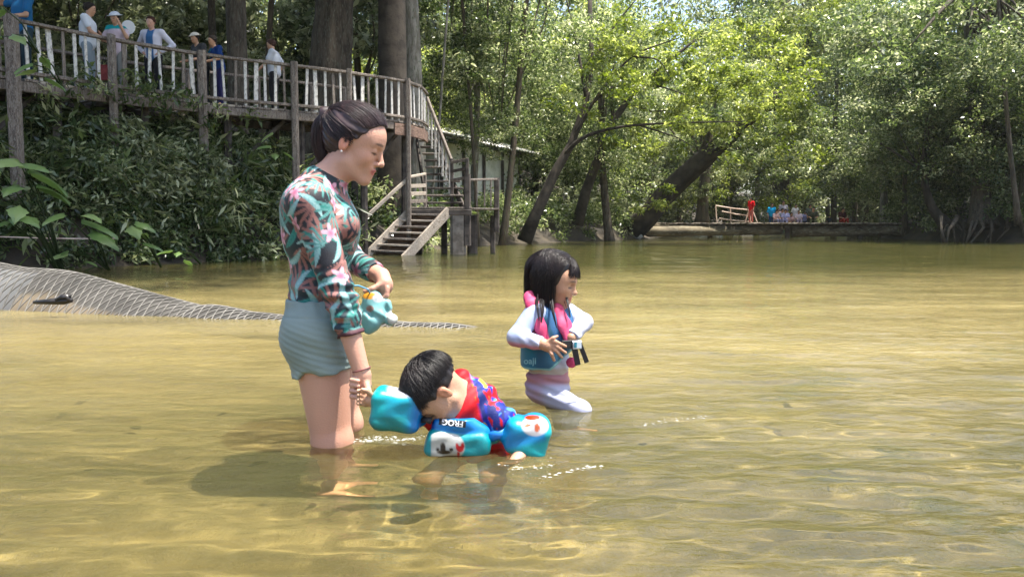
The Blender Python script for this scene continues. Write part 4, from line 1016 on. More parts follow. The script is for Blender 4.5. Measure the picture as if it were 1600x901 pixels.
g.d = g.cutd(g.d, np.meshgrid(*[a.astype(np.float32) for a in g.ax], indexing='ij', sparse=True), [(M(520, 277), (.30, 0, .95))]).astype(np.float32) if False else g.d
gz = g.ax[2][None, None, :]; gx = g.ax[0][:, None, None]
torso_only = np.maximum(g.d, (M(505, 474)[2]-gz).astype(np.float32)); armzone = (gx > M(527, 470, -.19)[0]-.045)
g.d = np.where(armzone & (g.ax[1][None, :, None] < MY-.14), g.d, torso_only)
def folds(P):
    t = (P-ELn)@dN; r = np.linalg.norm(P-ELn-t[:, None]*dN, axis=1); w_ = np.exp(-((t-.03)/.07)**2)*(r < .08); w2 = sstep(.03, .14, t)*(r < .07)
    a = .0035*np.sin(t*190+2*np.sin(P[:, 0]*30))*w_+.0028*np.sin(t*240+P[:, 2]*20)*w2*sstep(.20, .1, t)
    wst = sstep(M(0, 400)[2], M(0, 460)[2], P[:, 2]); a += .0035*np.sin(P[:, 2]*120+P[:, 0]*35+2*np.sin(P[:, 1]*18))*wst
    return a+.0015*wave_noise(66, P, 22, 2)
g.rough(folds)
def shirtcol(V, Fq):
    N = vnormals(V, Fq); q = np.random.default_rng(12); n = len(V)
    col = np.tile(np.array([.018, .035, .045]), (n, 1)); col = lerpc(col, (.012, .012, .018), sstep(-.2, .5, wave_noise(71, V, 18, 2)))
    def stamps(cnt, R, fn, seed):
        nonlocal col
        qq = np.random.default_rng(seed); cs = []
        for _ in range(cnt*30):
            i = qq.integers(n)
            if all(np.linalg.norm(V[i]-V[j]) > R*1.15 for j in cs): cs.append(i)
            if len(cs) >= cnt: break
        for i in cs:
            d = V-V[i]; m = (np.einsum('ij,ij->i', d, d) < (R*1.2)**2) & (N@N[i] > .2); idx = np.where(m)[0]
            t1 = np.cross(N[i], qq.normal(size=3)); t1 /= np.linalg.norm(t1); t2 = np.cross(N[i], t1)
            x, y = d[idx]@t1, d[idx]@t2; w_, c = fn(x/R, y/R, qq); w_ = np.clip(w_, 0, 1)[:, None]; col[idx] = col[idx]*(1-w_)+c*w_
    def fan(c1, c2, nl, wid):
        def f(x, y, qq):
            r = np.hypot(x, y+.5); a = np.arctan2(x, y+.5); k = nl/2.4; ph = (a*k) % 1-.5; inside = (np.abs(a) < 1.3)
            w_ = sstep(wid, wid*.55, np.abs(ph)/(1.15-np.clip(r, 0, 1.1)*.85+.05))*inside*sstep(1.25, 1.1, r)*sstep(.05, .12, r)
            s = (np.cos(a*k*6.28)*.5+.5)[:, None]; cc = np.array(c1)*(1-s*.5)+np.array(c2)*s*.5; return w_*.95, cc
        return f
    def blade(c1, c2):
        def f(x, y, qq):
            x = x+.25*y*y; wd = .22*(1-y*y); w_ = sstep(wd, wd*.7, np.abs(x))*(np.abs(y) < .98); s = sstep(.0, .25, np.abs(x))[:, None]*.6+.4*(np.sin(y*26+np.abs(x)*30)*.5+.5)[:, None]
            return w_, np.array(c1)*(1-s)+np.array(c2)*s
        return f
    def flower(x, y, qq):
        r = np.hypot(x, y); a = np.arctan2(y, x); e = .62+.26*np.cos(5*a); w_ = sstep(e, e-.10, r); s = sstep(.0, .55, r)[:, None]
        c = np.array([.62, .20, .30])*(1-s)+np.array([.85, .50, .60])*s; c = c*(1-.25*sstep(.35, .0, np.abs(np.cos(2.5*a)))[:, None]*(r > .15)[:, None]); return w_, c
    stamps(110, .060, blade((.03, .20, .17), (.10, .36, .32)), 1); stamps(70, .066, fan((.36, .17, .15), (.60, .35, .32), 6, .62), 2)
    stamps(60, .056, blade((.45, .66, .66), (.12, .38, .38)), 3); stamps(34, .060, fan((.10, .30, .28), (.38, .58, .58), 6, .55), 4)
    stamps(32, .038, flower, 5)
    t = (V-cuffN)@dN; r = np.linalg.norm((V-cuffN)-t[:, None]*dN, axis=1); w_ = sstep(-.014, -.010, t)*(r < .06); col = col*(1-w_[:, None])+np.array([.10, .04, .05])*w_[:, None]
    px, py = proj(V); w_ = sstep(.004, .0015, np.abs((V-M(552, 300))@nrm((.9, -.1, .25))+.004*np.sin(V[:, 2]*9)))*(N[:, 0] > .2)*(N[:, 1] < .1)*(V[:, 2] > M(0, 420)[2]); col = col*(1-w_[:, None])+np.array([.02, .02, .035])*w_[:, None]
    return col
top, Vt, Ft = finish('swim_top', g, CLOTH, woman, shirtcol, 1)
# shorts
g = SDF((-.86, 2.52, .15), (-.34, 3.06, .58), .0042)
pelvis(g, .014); g.ell(M(500, 462), (.096, .131, .07), None, .03, infl=.009)
hn_ = nrm((.16, 0, -.98))
g.cap(M(499, 525, -.09), M(519, 694, -.09), .100, .078, .03, infl=.008, cut=[(M(500, 587, -.16), hn_)])
g.cap(M(512, 525, .09), M(540, 662, .13), .098, .074, .03, infl=.008, cut=[(M(520, 570, .1), hn_)])
g.ell(M(482, 596, -.19), (.035, .06, .024), None, .012, 's')
zt = M(500, 466)[2]; g.d = np.maximum(g.d, (g.ax[2][None, None, :]-zt).astype(np.float32))
def sfold(P):
    z = P[:, 2]; a = .003*np.sin(z*62+P[:, 0]*40+1.6*np.sin(P[:, 1]*16+z*9))*sstep(zt-.05, zt-.10, z)*(.4+.6*np.abs(np.sin(P[:, 1]*12+P[:, 0]*9)))
    a += (.0030*np.sin(200*(z*.9+P[:, 0]*.45)+4.5*wave_noise(83, P, 11, 3))*sstep(-.4, .6, wave_noise(84, P, 9, 2))+.0012*np.sin(420*(z*.8+P[:, 0]*.25)+2*wave_noise(85, P, 20, 2)))*sstep(zt-.05, zt-.08, z)
    a += .0025*np.sin(P[:, 0]*140+P[:, 1]*90)*sstep(zt-.055, zt-.01, z); a += .004*sstep(.004, .0, np.abs(z-(zt-.048))); return a
g.rough(sfold)
def scol(V, Fq):
    c = np.tile(np.array([.25, .31, .29]), (len(V), 1))*(1+.03*wave_noise(81, V, 16, 2)[:, None])*1.2; e = sstep(.012, .009, np.abs((V-M(500, 583, -.16))@hn_+.008)); c = c*(1+.12*e[:, None]); return c
finish('shorts', g, CLOTH, woman, scol, 2)
# hair
g = SDF(H.O-.2, H.O+.2, .004); cp_ = [(H.P(.074, .092), H.R.T@nrm((.83, -.55, 0))), (H.P(-.01, -.025), H.R.T@nrm((.25, -.96, 0)))]
g.ell(H.P(-.006, .045), np.array([.099, .083, .077])*H.sc, H.R, .004, infl=.009, cut=cp_)
g.ell(H.P(-.04, .0), np.array([.050, .055, .06])*H.sc, H.R, .02, infl=.0, cut=[(H.P(-.02, -.045), H.R.T@nrm((.3, -.9, 0))), (H.P(-.018, 0), H.R.T@np.array([1., 0, 0]))])
g.ell(H.P(.0, -.01, .08), np.array([.03, .045, .02])*H.sc, H.R, .01, 's'); g.ell(H.P(.0, -.01, -.08), np.array([.03, .045, .02])*H.sc, H.R, .01, 's')
g.rough(lambda P: .0022*np.sin(((P-H.O)@H.u)*260+((P-H.O)@H.s)*190+5*((P-H.O)@H.f)*8))
finish('hair', g, HAIR, woman)
E0 = nrm((-.72, .30, 0))
def st(q):
    a = q.random()
    if a < .62:   # hairline from temple over the forehead
        c = q.uniform(-1, 1); return np.array([.80-.42*abs(c)**1.5, .60-.42*abs(c)**1.6+q.uniform(0, .25), c*.85])
    c = 1 if q.random() < .5 else -1
    return np.array([q.uniform(-.55, .25), q.uniform(-.55, -.05), c*.9])
ps = scalp_strands(H, st, lambda q: E0+q.normal(size=3)*.06, 2400, 1.09, .06, 3, K=12)
v, f = strips(ps, .0009, .0006); obj('hair_strands', mesh('hair_strands', v, f, HAIR, True), woman)['kind'] = 'stuff'
pony = [M(528, 184), M(518, 177), M(507, 179), M(500, 195), M(498, 218), M(502, 240), M(509, 257)]
g = SDF(M(490, 275, -.1), M(545, 160, .1), .004); chain(g, pony, [.016, .018, .024, .026, .024, .017, .004], .012); finish('ponytail', g, HAIR, woman)
q = np.random.default_rng(5); pc = np.array(pony); tt_ = np.linspace(0, 6, 14); pi = np.stack([np.interp(tt_, range(7), pc[:, i]) for i in range(3)], -1); ww = np.interp(tt_, range(7), [.012, .016, .025, .028, .026, .020, .012])
th = q.random(420)*6.283; rr = np.sqrt(q.random(420))*1.05
off = np.stack([np.cos(th)*rr, np.sin(th)*rr], -1); P_ = pi[None]+ww[None, :, None]*(off[:, :1, None]*np.array([1, 0, .3])+off[:, 1:, None]*np.array([0, 1, 0]))+q.normal(size=(420, 1, 3))*.001
P_[:, -3:, 2] -= np.cumsum(q.random((420, 3))*.006, 1); v, f = strips(P_, .0011, .0006); obj('ponytail_strands', mesh('ponytail_strands', v, f, HAIR, True), woman)['kind'] = 'stuff'
fly = scalp_strands(H, lambda q: np.array([.75, .7, q.uniform(-.6, .6)]), lambda q: np.array([-.2, .9, q.uniform(-.6, .6)]), 26, 1.16, .10, 9, K=8); v, f = strips(fly, .0005, .0003); obj('loose_hairs', mesh('loose_hairs', v, f, HAIR), woman)['kind'] = 'stuff'
BLK = mat('black_elastic', (.012, .012, .013), rough=.6)
a = H.P(-.092, .075); T_ = nrm(pony[1]-pony[0]); ang = np.linspace(0, 6.283, 17); e1 = np.cross(T_, (0, 1, 0)); e1 = nrm(e1); e2 = np.cross(T_, e1)
part('hair_tie', tube_vf([pony[0]*.6+pony[1]*.4+.017*(math.cos(x)*e1+math.sin(x)*e2) for x in ang], .005, 6), BLK, woman, True)
# bracelet: thin dark cord round the wrist
c = M(565, 577, -.205); e1 = nrm(np.cross(dN, (0, 1, 0))); e2 = np.cross(dN, e1)
tag(obj('bracelet', mesh('bracelet', *tube_vf([c+.0285*(math.cos(x)*e1+math.sin(x)*e2) for x in ang], .0022, 6), mat('bracelet_cord', (.16, .05, .05), rough=.6), True)), 'thin dark red cord bracelet on the woman\'s wrist', 'bracelet')
for d in (-1, 1): part('earring', tube_vf([H.P(.0, -.026, .081*d), H.P(.0, -.030, .083*d)], .0035, 6), mat('pearl', (.8, .78, .74), rough=.2), woman, True)

# the folded aqua float she holds
fl = thing('swim_float', M(592, 480, 0), 'limp pale aqua child\'s swim float with an orange print hanging from the woman\'s hand', 'swim float')
g = SDF(M(545, 535, -.12), M(640, 435, .12), .004)
FY = -.0
for (a, b_, r1, r2) in (((578, 468), (584, 500), .030, .034), ((572, 480), (577, 508), .024, .028), ((600, 475), (606, 498), .022, .020), ((588, 470), (596, 492), .028, .028)):
    g.cap(M(*a, FY), M(*b_, FY-.01), r1, r2, .010, sq=((0, 1, 0), .75))
g.ell(M(610, 497, FY), (.028, .022, .020), None, .01); g.ell(M(582, 510, FY), (.030, .022, .020), None, .008)
g.ell(M(603, 485, FY-.03), (.006, .02, .035), None, .01, 's'); g.ell(M(578, 488, FY-.032), (.007, .012, .022), None, .01, 's')
g.rough(lambda P: .004*np.sin(P[:, 0]*95+P[:, 2]*50+2*np.sin(P[:, 2]*60))+.0015*wave_noise(91, P, 60, 2))
def flc(V, Fq):
    px, py = proj(V); c = np.tile(np.array([.30, .60, .60]), (len(V), 1)); c = lerpc(c, (.62, .78, .74), sstep(-.2, .5, wave_noise(92, V, 30, 2)))
    def sp(x, y, rx, ry, cc, c):
        w_ = sstep(1.15, .85, np.hypot((px-x)/rx, (py-y)/ry)); return c*(1-w_[:, None])+np.array(cc)*w_[:, None]
    c = sp(577, 462, 13, 5.5, (.85, .42, .12), c); c = sp(590, 466, 8, 6, (.80, .85, .85), c); c = sp(578, 482, 6, 5, (.45, .25, .22), c); c = sp(613, 495, 9, 12, (.75, .78, .72), c); return c
finish('float_body', g, VINYL, fl, flc)
part('strap', tube_vf([M(545, 446, -.12), M(560, 446, -.10), M(575, 452, -.03), M(580, 462, 0)], .003, 6), mat('blue_strap', (.10, .30, .45), rough=.5), fl, True)

# ---------- the boy
BY = 2.60
B = lambda px, py, dy=0.: at(px, py, BY+dy)
boy = thing('person', B(745, 740, .1)*np.array([1, 1, 0])+np.array([0, 0, -.3]), 'small black-haired boy bent forward in the water in red and blue swim top', 'person')
HB = Head(B(690, 610, .0), (-.32, -.14, -.94), (-.93, -.26, .28), .90, True); skb = (.47, .29, .205)
g = SDF((-.50, 2.36, -.42), (.13, 2.90, .36), .004); HB.build(g)
g.cap(HB.P(-.03, -.02), B(728, 622, .05), .040, .043, .02)
Bs = dict(c0=B(733, 636, .06), c1=B(754, 706, .10), sl=B(783, 658, .0), sr=B(692, 654, .02))
def btorso(g, inf):
    g.cap(Bs['c0'], Bs['c1'], .088, .088, .03, infl=inf, sq=((1, .2, .1), 1.12)); g.ell(Bs['sl'], (.045,)*3, None, .04, infl=inf); g.ell(Bs['sr'], (.045,)*3, None, .04, infl=inf)
btorso(g, -.004)
pel = B(748, 733, .10); g.ell(pel, (.10, .09, .08), None, .04)
for d in (-1, 1): kn = pel+np.array([-.05+.10*d, -.17, -.10]); g.cap(pel+np.array([.05*d, 0, -.02]), kn, .06, .045, .02); g.cap(kn, kn+np.array([0, .10, -.16]), .042, .03, .02); g.cap(kn+np.array([0, .10, -.16]), kn+np.array([0, .0, -.19]), .028, .02, .01)
ELr, WRr = B(628, 642, -.02), B(590, 632, -.055); ELl, WRl = B(826, 692, -.02), B(806, 722, -.10)
chain(g, [Bs['sr'], ELr, WRr], [.034, .029, .022], .02); chain(g, [Bs['sl'], ELl, WRl], [.034, .029, .022], .02)
g.ell(B(577, 624, -.055), (.024, .017, .019), None, .012)
for i, py in enumerate((611, 618, 625, 631)): chain(g, [B(573, py+1, -.055), B(562, py-1, -.062), B(559, py-1, -.085)], [.0075, .0068, .0058], .002)
chain(g, [B(582, 618, -.06), B(573, 610, -.078), B(566, 608, -.083)], [.009, .0075, .0065], .004)
g.ell(B(798, 728, -.12), (.026, .02, .014), None, .012)
for i in range(4): chain(g, [B(792, 728+i*2.2, -.12-.004*i), B(780-abs(i-1.5)*1.2, 730+i*3.6, -.13)], [.0068, .0055], .002)
chain(g, [B(802, 734, -.12), B(796, 742, -.13)], [.0075, .006], .003)
def bcol(V, Fq):
    col = np.tile(np.array(skb), (len(V), 1)); col = HB.paint(V, col, skb, (.50, .18, .16), (.04, .03, .025)); return col*(1+.05*wave_noise(62, V, 14, 2)[:, None])
finish('body', g, SKIN, boy, bcol, 1)
g = SDF((-.36, 2.40, -.30), (.13, 2.92, .34), .0042)
btorso(g, .006); g.cap(B(722, 596, .07), B(734, 625, .055), .040, .052, .02); g.cap(Bs['sl'], Bs['sl']*.35+ELl*.65, .040, .040, .02); g.cap(Bs['sr'], Bs['sr']*.35+ELr*.65, .038, .036, .02)
g.cap(B(715, 584, .085), B(727, 598, .09), .018, .026, .012); g.ell(pel, (.105, .095, .082), None, .04, infl=.004)
nk = nrm(B(728, 622, .05)-HB.P(-.03, -.02)); g.cap(HB.P(-.03, -.02), B(712, 610, .02), .040, .036, .006, 's')
g.rough(lambda P: .0035*np.sin(P[:, 0]*90-P[:, 2]*70+2*np.sin(P[:, 1]*30))+.002*wave_noise(93, P, 25, 2))
def bsc(V, Fq):
    px, py = proj(V); c = np.tile(np.array([.03, .05, .34]), (len(V), 1)); n1 = wave_noise(94, V, 62, 2); n2 = wave_noise(95, V, 70, 2); n3 = wave_noise(96, V, 80, 2)
    c = lerpc(c, (.14, .36, .72), sstep(.05, .15, n1)); c = lerpc(c, (.62, .05, .06), sstep(.22, .30, n2)); c = lerpc(c, (.75, .50, .12), sstep(.42, .5, n3)); c = lerpc(c, (.02, .03, .16), sstep(-.30, -.38, n3)); c = lerpc(c, (.65, .65, .72), sstep(.55, .62, n1))
    red = sstep(3, -3, px-(734+(py-583)*.26)); c = lerpc(c, (.66, .022, .03), np.maximum(red, sstep(.035, .01, V[:, 2]))); return c
finish('swim_top', g, CLOTH, boy, bsc, 1)
g = SDF(HB.O-.2, HB.O+.2, .004); hc = [(HB.P(.070, .070), HB.R.T@nrm((.72, -.69, 0))), (HB.P(-.03, -.008), HB.R.T@nrm((.10, -.99, 0)))]
g.ell(HB.P(-.006, .045), np.array([.099, .083, .077])*HB.sc, HB.R, .004, infl=.010, cut=hc)
for c in (-1, 1): g.ell(HB.P(.004, -.006, .082*c), np.array([.028, .036, .022])*HB.sc, HB.R, .01, 's')
g.rough(lambda P: .003*np.sin(((P-HB.O)@HB.s)*210+3*np.sin(((P-HB.O)@HB.f)*40))); finish('hair', g, HAIRB, boy)
def bst(q): return np.array([-.45, .80, .1])+q.normal(size=3)*.16
def ben(q):
    a = q.uniform(-math.pi, math.pi); f_ = math.cos(a)
    return np.array([f_*1.0, .06-.42*(f_ < 0)*abs(f_)+.30*max(f_, 0)*.6+q.normal()*.08, math.sin(a)])
ps = scalp_strands(HB, bst, ben, 3600, 1.11, .13, 13, K=11, spread=.010); v, f = strips(ps, .0010, .0004); obj('hair_strands', mesh('hair_strands', v, f, HAIRB, True), boy)['kind'] = 'stuff'

# his armbands and chest float
vest = thing('swim_float', B(722, 690, -.04), 'blue and aqua chest float with two padded armbands worn by the bending boy', 'swim float')
def Ry(a): a = math.radians(a); return np.array([[math.cos(a), 0, -math.sin(a)], [0, 1, 0], [math.sin(a), 0, math.cos(a)]])
def Rx(a): a = math.radians(a); return np.array([[1, 0, 0], [0, math.cos(a), math.sin(a)], [0, -math.sin(a), math.cos(a)]])
def puff(P): return .0022*np.sin(P[:, 0]*60+2*np.sin(P[:, 2]*55))+.0018*wave_noise(97, P, 30, 2)
def blob(px, py, x, y, rx, ry, soft=.2): return sstep(1+soft, 1-soft, np.hypot((px-x)/rx, (py-y)/ry))
def band_l(V, Fq):
    px, py = proj(V); N = vnormals(V, Fq); c = np.tile(np.array([.03, .42, .55]), (len(V), 1))
    c = lerpc(c, (.01, .22, .62), sstep(630, 655, px+.3*(py-640))); c = lerpc(c, (.04, .55, .58), sstep(612, 590, px)); c = lerpc(c, (.80, .80, .82), blob(px, py, 630, 608, 24, 13, .25)); c = lerpc(c, (.02, .30, .30), sstep(648, 654, py)*sstep(650, 620, px)); return c
def band_r(V, Fq):
    px, py = proj(V); c = np.tile(np.array([.02, .30, .66]), (len(V), 1)); c = lerpc(c, (.02, .48, .52), np.maximum(sstep(690, 702, py+.25*(px-820)), sstep(848, 856, px))); c = lerpc(c, (.03, .45, .70), blob(px, py, 815, 665, 20, 12, .5)); c = lerpc(c, (.82, .80, .80), blob(px, py, 836, 665, 21, 16, .12))
    c = lerpc(c, (.70, .10, .06), blob(px, py, 832, 652, 12, 4, .12)); c = lerpc(c, (.75, .22, .12), blob(px, py, 839, 668, 4, 7, .12)); c = lerpc(c, (.75, .22, .12), blob(px, py, 823, 664, 6, 2.4, .12)); return c
def chestc(V, Fq):
    px, py = proj(V); c = np.tile(np.array([.03, .34, .38]), (len(V), 1)); seam = 668+.06*(px-670)+6*np.sin((px-670)/34); c = lerpc(c, (.015, .27, .72), sstep(seam+1.5, seam-1.5, py))
    c = lerpc(c, (.015, .06, .38), sstep(686, 674, px)*sstep(seam+4, seam-2, py))
    wh = blob(px, py, 694, 698, 32, 25, .05)*sstep(seam, seam+3, py)*sstep(672, 675, px); c = lerpc(c, (.60, .60, .56), wh)
    k = np.maximum.reduce([blob(px, py, 692, 700, 4.5, 9, .25), blob(px, py, 694, 706, 11, 3.2, .25), blob(px, py, 684, 702, 3, 3.2, .3), blob(px, py, 705, 702, 3.2, 3, .3)]); c = lerpc(c, (.02, .012, .01), k)
    r_ = np.maximum.reduce([blob(px, py, 719, 701, 5.5, 5, .25), blob(px, py, 714, 697, 2.2, 5, .3), blob(px, py, 723, 696, 2.4, 5.5, .3), blob(px, py, 716, 709, 2, 4, .3)]); c = lerpc(c, (.55, .03, .04), r_); return c
g = SDF(B(565, 690, -.16), B(680, 585, .12), .004); g.rbox(B(620, 639, -.03), (.078, .062, .064), Ry(7), .032, .008); g.cap(B(650, 648, -.02), B(661, 655, -.02), .035, .018, .02)
g.cap(WRr*1.3-ELr*.3, ELr, .032, .032, .006, 's', cut=None) if False else None
g.rough(puff); finish('armband', g, VINYL, vest, band_l, 2)
g = SDF(B(765, 735, -.16), B(880, 630, .12), .004); g.rbox(B(824, 682, -.03), (.069, .060, .058), Ry(14), .030, .008); g.cap(B(796, 674, -.03), B(788, 674, -.03), .034, .024, .03); g.ell(B(838, 660, -.03), (.04, .05, .03), None, .02)
g.rough(puff); finish('armband', g, VINYL, vest, band_r, 2)
g = SDF(B(650, 730, -.17), B(795, 635, .12), .004); g.rbox(B(718, 690, -.02), (.098, .052, .040), Ry(3), .026, .012); g.rbox(B(683, 689, -.02), (.034, .05, .045), Ry(12), .022, .012); g.cap(B(684, 664, -.035), B(722, 661, -.035), .022, .030, .010); g.cap(B(722, 661, -.035), B(772, 681, -.02), .030, .022, .01)
g.rough(puff); _, Vc, Fc_ = finish('chest_piece', g, VINYL, vest, chestc, 2)
part('strap', tube_vf([B(658, 655, -.04), B(666, 656, -.05), B(674, 657, -.05)], [.012, .009, .012], 7), BLK, vest, True)
part('strap', tube_vf([B(765, 683, -.03), B(776, 678, -.04), B(790, 676, -.04)], [.02, .018, .022], 8), mat('blue_vinyl', (.015, .16, .5), rough=.35), vest, True)
part('arm_cuff', tube_vf([WRr*.6+ELr*.4+np.array([-.006, 0, 0]), WRr*.6+ELr*.4+np.array([.02, 0, -.002])], .036, 12), BLK, vest, True)
def decal(name, text, size, cx, cy, ang, V, Fq, mt, parent, patch=None, lift=.0012, shear=0):
    """lettering (and its patch) laid on the surface of a float"""
    bvh = BVHTree.FromPolygons([tuple(v) for v in V], [tuple(int(i) for i in f) for f in Fq]); O = Vector((0, 0, CAMH))
    def drop(P2, lift):
        out = []
        for x, y in P2:
            a = math.radians(ang); px = cx+(x*math.cos(a)-y*math.sin(a)); py = cy-(x*math.sin(a)+y*math.cos(a)); d = Vector(at(px, py, 3.0))-O; d.normalize(); h, n, i, ds = bvh.ray_cast(O, d)
            h = h if h is not None else Vector(at(px, py, 2.55)); out.append(np.array(h)-np.array(d)*lift)
        return np.array(out)
    if patch:
        pw, ph, pm = patch; nx, ny = 14, 5; P2 = [(-pw/2+pw*i/nx, -ph/2+ph*j/ny) for i in range(nx+1) for j in range(ny+1)]
        part('label_patch', (drop(P2, .0015), [(i*(ny+1)+j, (i+1)*(ny+1)+j, (i+1)*(ny+1)+j+1, i*(ny+1)+j+1) for i in range(nx) for j in range(ny)]), pm, parent, True)
    cu = bpy.data.curves.new('t', 'FONT'); cu.body = text; cu.size = size; cu.align_x = 'CENTER'; cu.align_y = 'CENTER'; cu.offset = size*.02; cu.resolution_u = 3
    to = bpy.data.objects.new('t', cu); COL.objects.link(to); dg = bpy.context.evaluated_depsgraph_get(); me = bpy.data.meshes.new_from_object(to.evaluated_get(dg)); bpy.data.objects.remove(to)
    P2 = [(v.co.x, v.co.y) for v in me.vertices]; fs = [tuple(p.vertices) for p in me.polygons]
    part(name, (drop(P2, .003), fs), mt, parent)
PRINTW = mat('white_print', (.72, .72, .72), rough=.5)
decal('lettering', 'FROG', 13, 707, 660, 173, Vc, Fc_, PRINTW, vest, (42, 10.5, BLK))

# ---------- the girl
GY = 3.30
G_ = lambda px, py, dy=0.: at(px, py, GY+dy)
girl = thing('person', G_(858, 620)*np.array([1, 1, 0])+np.array([0, 0, -.45]), 'little girl with wet shoulder-length black hair wading and looking right, hand on her stomach', 'person')
HG = Head(G_(862, 444, 0), (.93, -.30, -.22), (.22, -.05, .97), .93, True); skg = (.45, .265, .18)
tf = nrm((.75, -.66, 0)); ts = nrm((-.66, -.75, 0)); RT = np.array([tf, ts, [0, 0, 1]])
g = SDF((-.08, 2.98, -.54), (.42, 3.56, .62), .004); HG.build(g)
g.cap(G_(856, 484), G_(858, 458), .040, .036, .02)
def gtorso(g, inf):
    g.ell(G_(858, 518), (.075, .098, .095), RT, .03, infl=inf); g.ell(G_(857, 565), (.076, .085, .09), RT, .03, infl=inf); g.cap(G_(838, 490, -.075), G_(884, 490, .075), .036, .036, .03, infl=inf)
gtorso(g, 0); hip = lambda d: G_(855, 606)+ts*d
g.ell(G_(855, 602), (.078, .09, .065), RT, .03)
kn = G_(908, 642, -.12); g.cap(hip(.04), kn, .050, .030, .02); g.cap(kn, kn+np.array([-.05, .02, -.24]), .036, .025, .02); g.cap(kn+np.array([-.05, .02, -.24]), kn+np.array([.05, -.02, -.27]), .025, .018, .01)
k2 = hip(-.045)+np.array([.03, -.02, -.24]); g.cap(hip(-.045), k2, .055, .04, .02); g.cap(k2, k2+np.array([0, .02, -.22]), .038, .026, .02)
ga = [G_(834, 490, -.085), G_(807, 527, -.13), G_(848, 537, -.19)]; gb = [G_(890, 490, .08), G_(912, 503, .0), G_(893, 527, -.10)]
chain(g, ga, [.034, .028, .020], .015); chain(g, gb, [.034, .028, .020], .015)
g.ell(G_(857, 541, -.195), (.024, .012, .021), None, .01); g.cap(ga[2], G_(855, 540, -.195), .019, .018, .01)
for (a, b_, c) in (((860, 534), (869, 534), (884, 541)), ((861, 538), (870, 541), (884, 551)), ((860, 542), (868, 547), (878, 558)), ((858, 546), (862, 553), (866, 563))): chain(g, [G_(*a, -.198), G_(*b_, -.208), G_(*c, -.200)], [.0085, .0075, .006], .0025)
chain(g, [G_(856, 534, -.20), G_(864, 528, -.205), G_(871, 525, -.20)], [.0085, .0075, .006], .003)
def gcol(V, Fq):
    col = np.tile(np.array(skg), (len(V), 1)); col = HG.paint(V, col, skg, (.45, .14, .13), (.03, .02, .02)); return col*(1+.05*wave_noise(63, V, 14, 2)[:, None])
finish('body', g, SKIN, girl, gcol, 1)
g = SDF((-.08, 2.98, .06), (.42, 3.56, .50), .0042); gtorso(g, .005)
for ch_ in (ga, gb):
    d = nrm(ch_[2]-ch_[1]); g.cap(ch_[0], ch_[1], .036, .031, .015, infl=.004); g.cap(ch_[1], ch_[2], .031, .024, .015, infl=.003, cut=[(ch_[2]-d*.004, d)])
g.rough(lambda P: .0022*np.sin(P[:, 0]*120+P[:, 2]*150+3*wave_noise(69, P, 16, 2))*sstep(-.3, .7, wave_noise(70, P, 14, 2))+.0022*wave_noise(64, P, 30, 3))
g.d = np.maximum(g.d, (G_(855, 590)[2]-g.ax[2][None, None, :]).astype(np.float32))
def gsc(V, Fq):
    px, py = proj(V); c = np.tile(np.array([.66, .68, .80]), (len(V), 1)); c = lerpc(c, (.42, .52, .80), sstep(.1, .6, wave_noise(65, V, 22, 2))*.7); c = lerpc(c, (.72, .36, .44), sstep(-2, 4, py-(533+(px-800)*.18))*sstep(852, 848, px)); c = lerpc(c, (.55, .48, .42), sstep(572, 578, py)); return c
finish('rash_shirt', g, CLOTH, girl, gsc, 1)
g = SDF((-.08, 2.98, -.46), (.42, 3.56, .20), .0045); g.ell(G_(855, 602), (.078, .09, .065), RT, .03, infl=.005); g.cap(hip(.04), kn, .050, .030, .02, infl=.005); g.cap(hip(-.045), k2, .055, .04, .02, infl=.005); g.cap(kn, kn+np.array([-.05, .02, -.22]), .036, .026, .02, infl=.004); g.cap(k2, k2+np.array([0, .02, -.2]), .038, .028, .02, infl=.004)
g.ell(G_(856, 585), (.074, .084, .03), RT, .02, infl=.006); g.rough(lambda P: .003*np.sin(P[:, 2]*170+P[:, 0]*60)*sstep(.0, .06, P[:, 2]))
def glc(V, Fq):
    px, py = proj(V); c = np.tile(np.array([.48, .24, .26]), (len(V), 1)); c = lerpc(c, (.46, .36, .46), sstep(594, 604, py)); c = lerpc(c, (.48, .50, .64), sstep(-4, 5, py-(604-(px-835)*.06+(px > 885)*0))*sstep(838, 856, px)); return c
finish('leggings', g, CLOTH, girl, glc, 1)
# life vest
lv = thing('life_vest', G_(858, 540), 'slate blue life vest with pink collar and black straps worn by the wading girl', 'life vest')
g = SDF((-.06, 3.0, .08), (.36, 3.56, .52), .0042)
g.ell(G_(856, 520), (.075, .098, .10), RT, .03, infl=.028); g.ell(G_(856, 560), (.078, .088, .09), RT, .03, infl=.028); g.cap(G_(842, 492, -.06), G_(880, 492, .06), .036, .036, .03, infl=.014)
g.cap(G_(856, 484), G_(858, 450), .050, .052, .01, 's')
for a in (ga, gb): g.cap(a[0]+np.array([0, 0, .01]), a[1], .046, .036, .008, 's')
gg = np.meshgrid(*[a.astype(np.float32) for a in g.ax], indexing='ij', sparse=True)
g.d = g.cutd(g.d, gg, [(G_(830, 578, -.1), (0, 0, -1)), (G_(882, 562, -.12), nrm((.62, 0, -.78)))]).astype(np.float32)
g.rough(lambda P: .002*wave_noise(67, P, 20, 2)+.0015*np.sin(P[:, 0]*70))
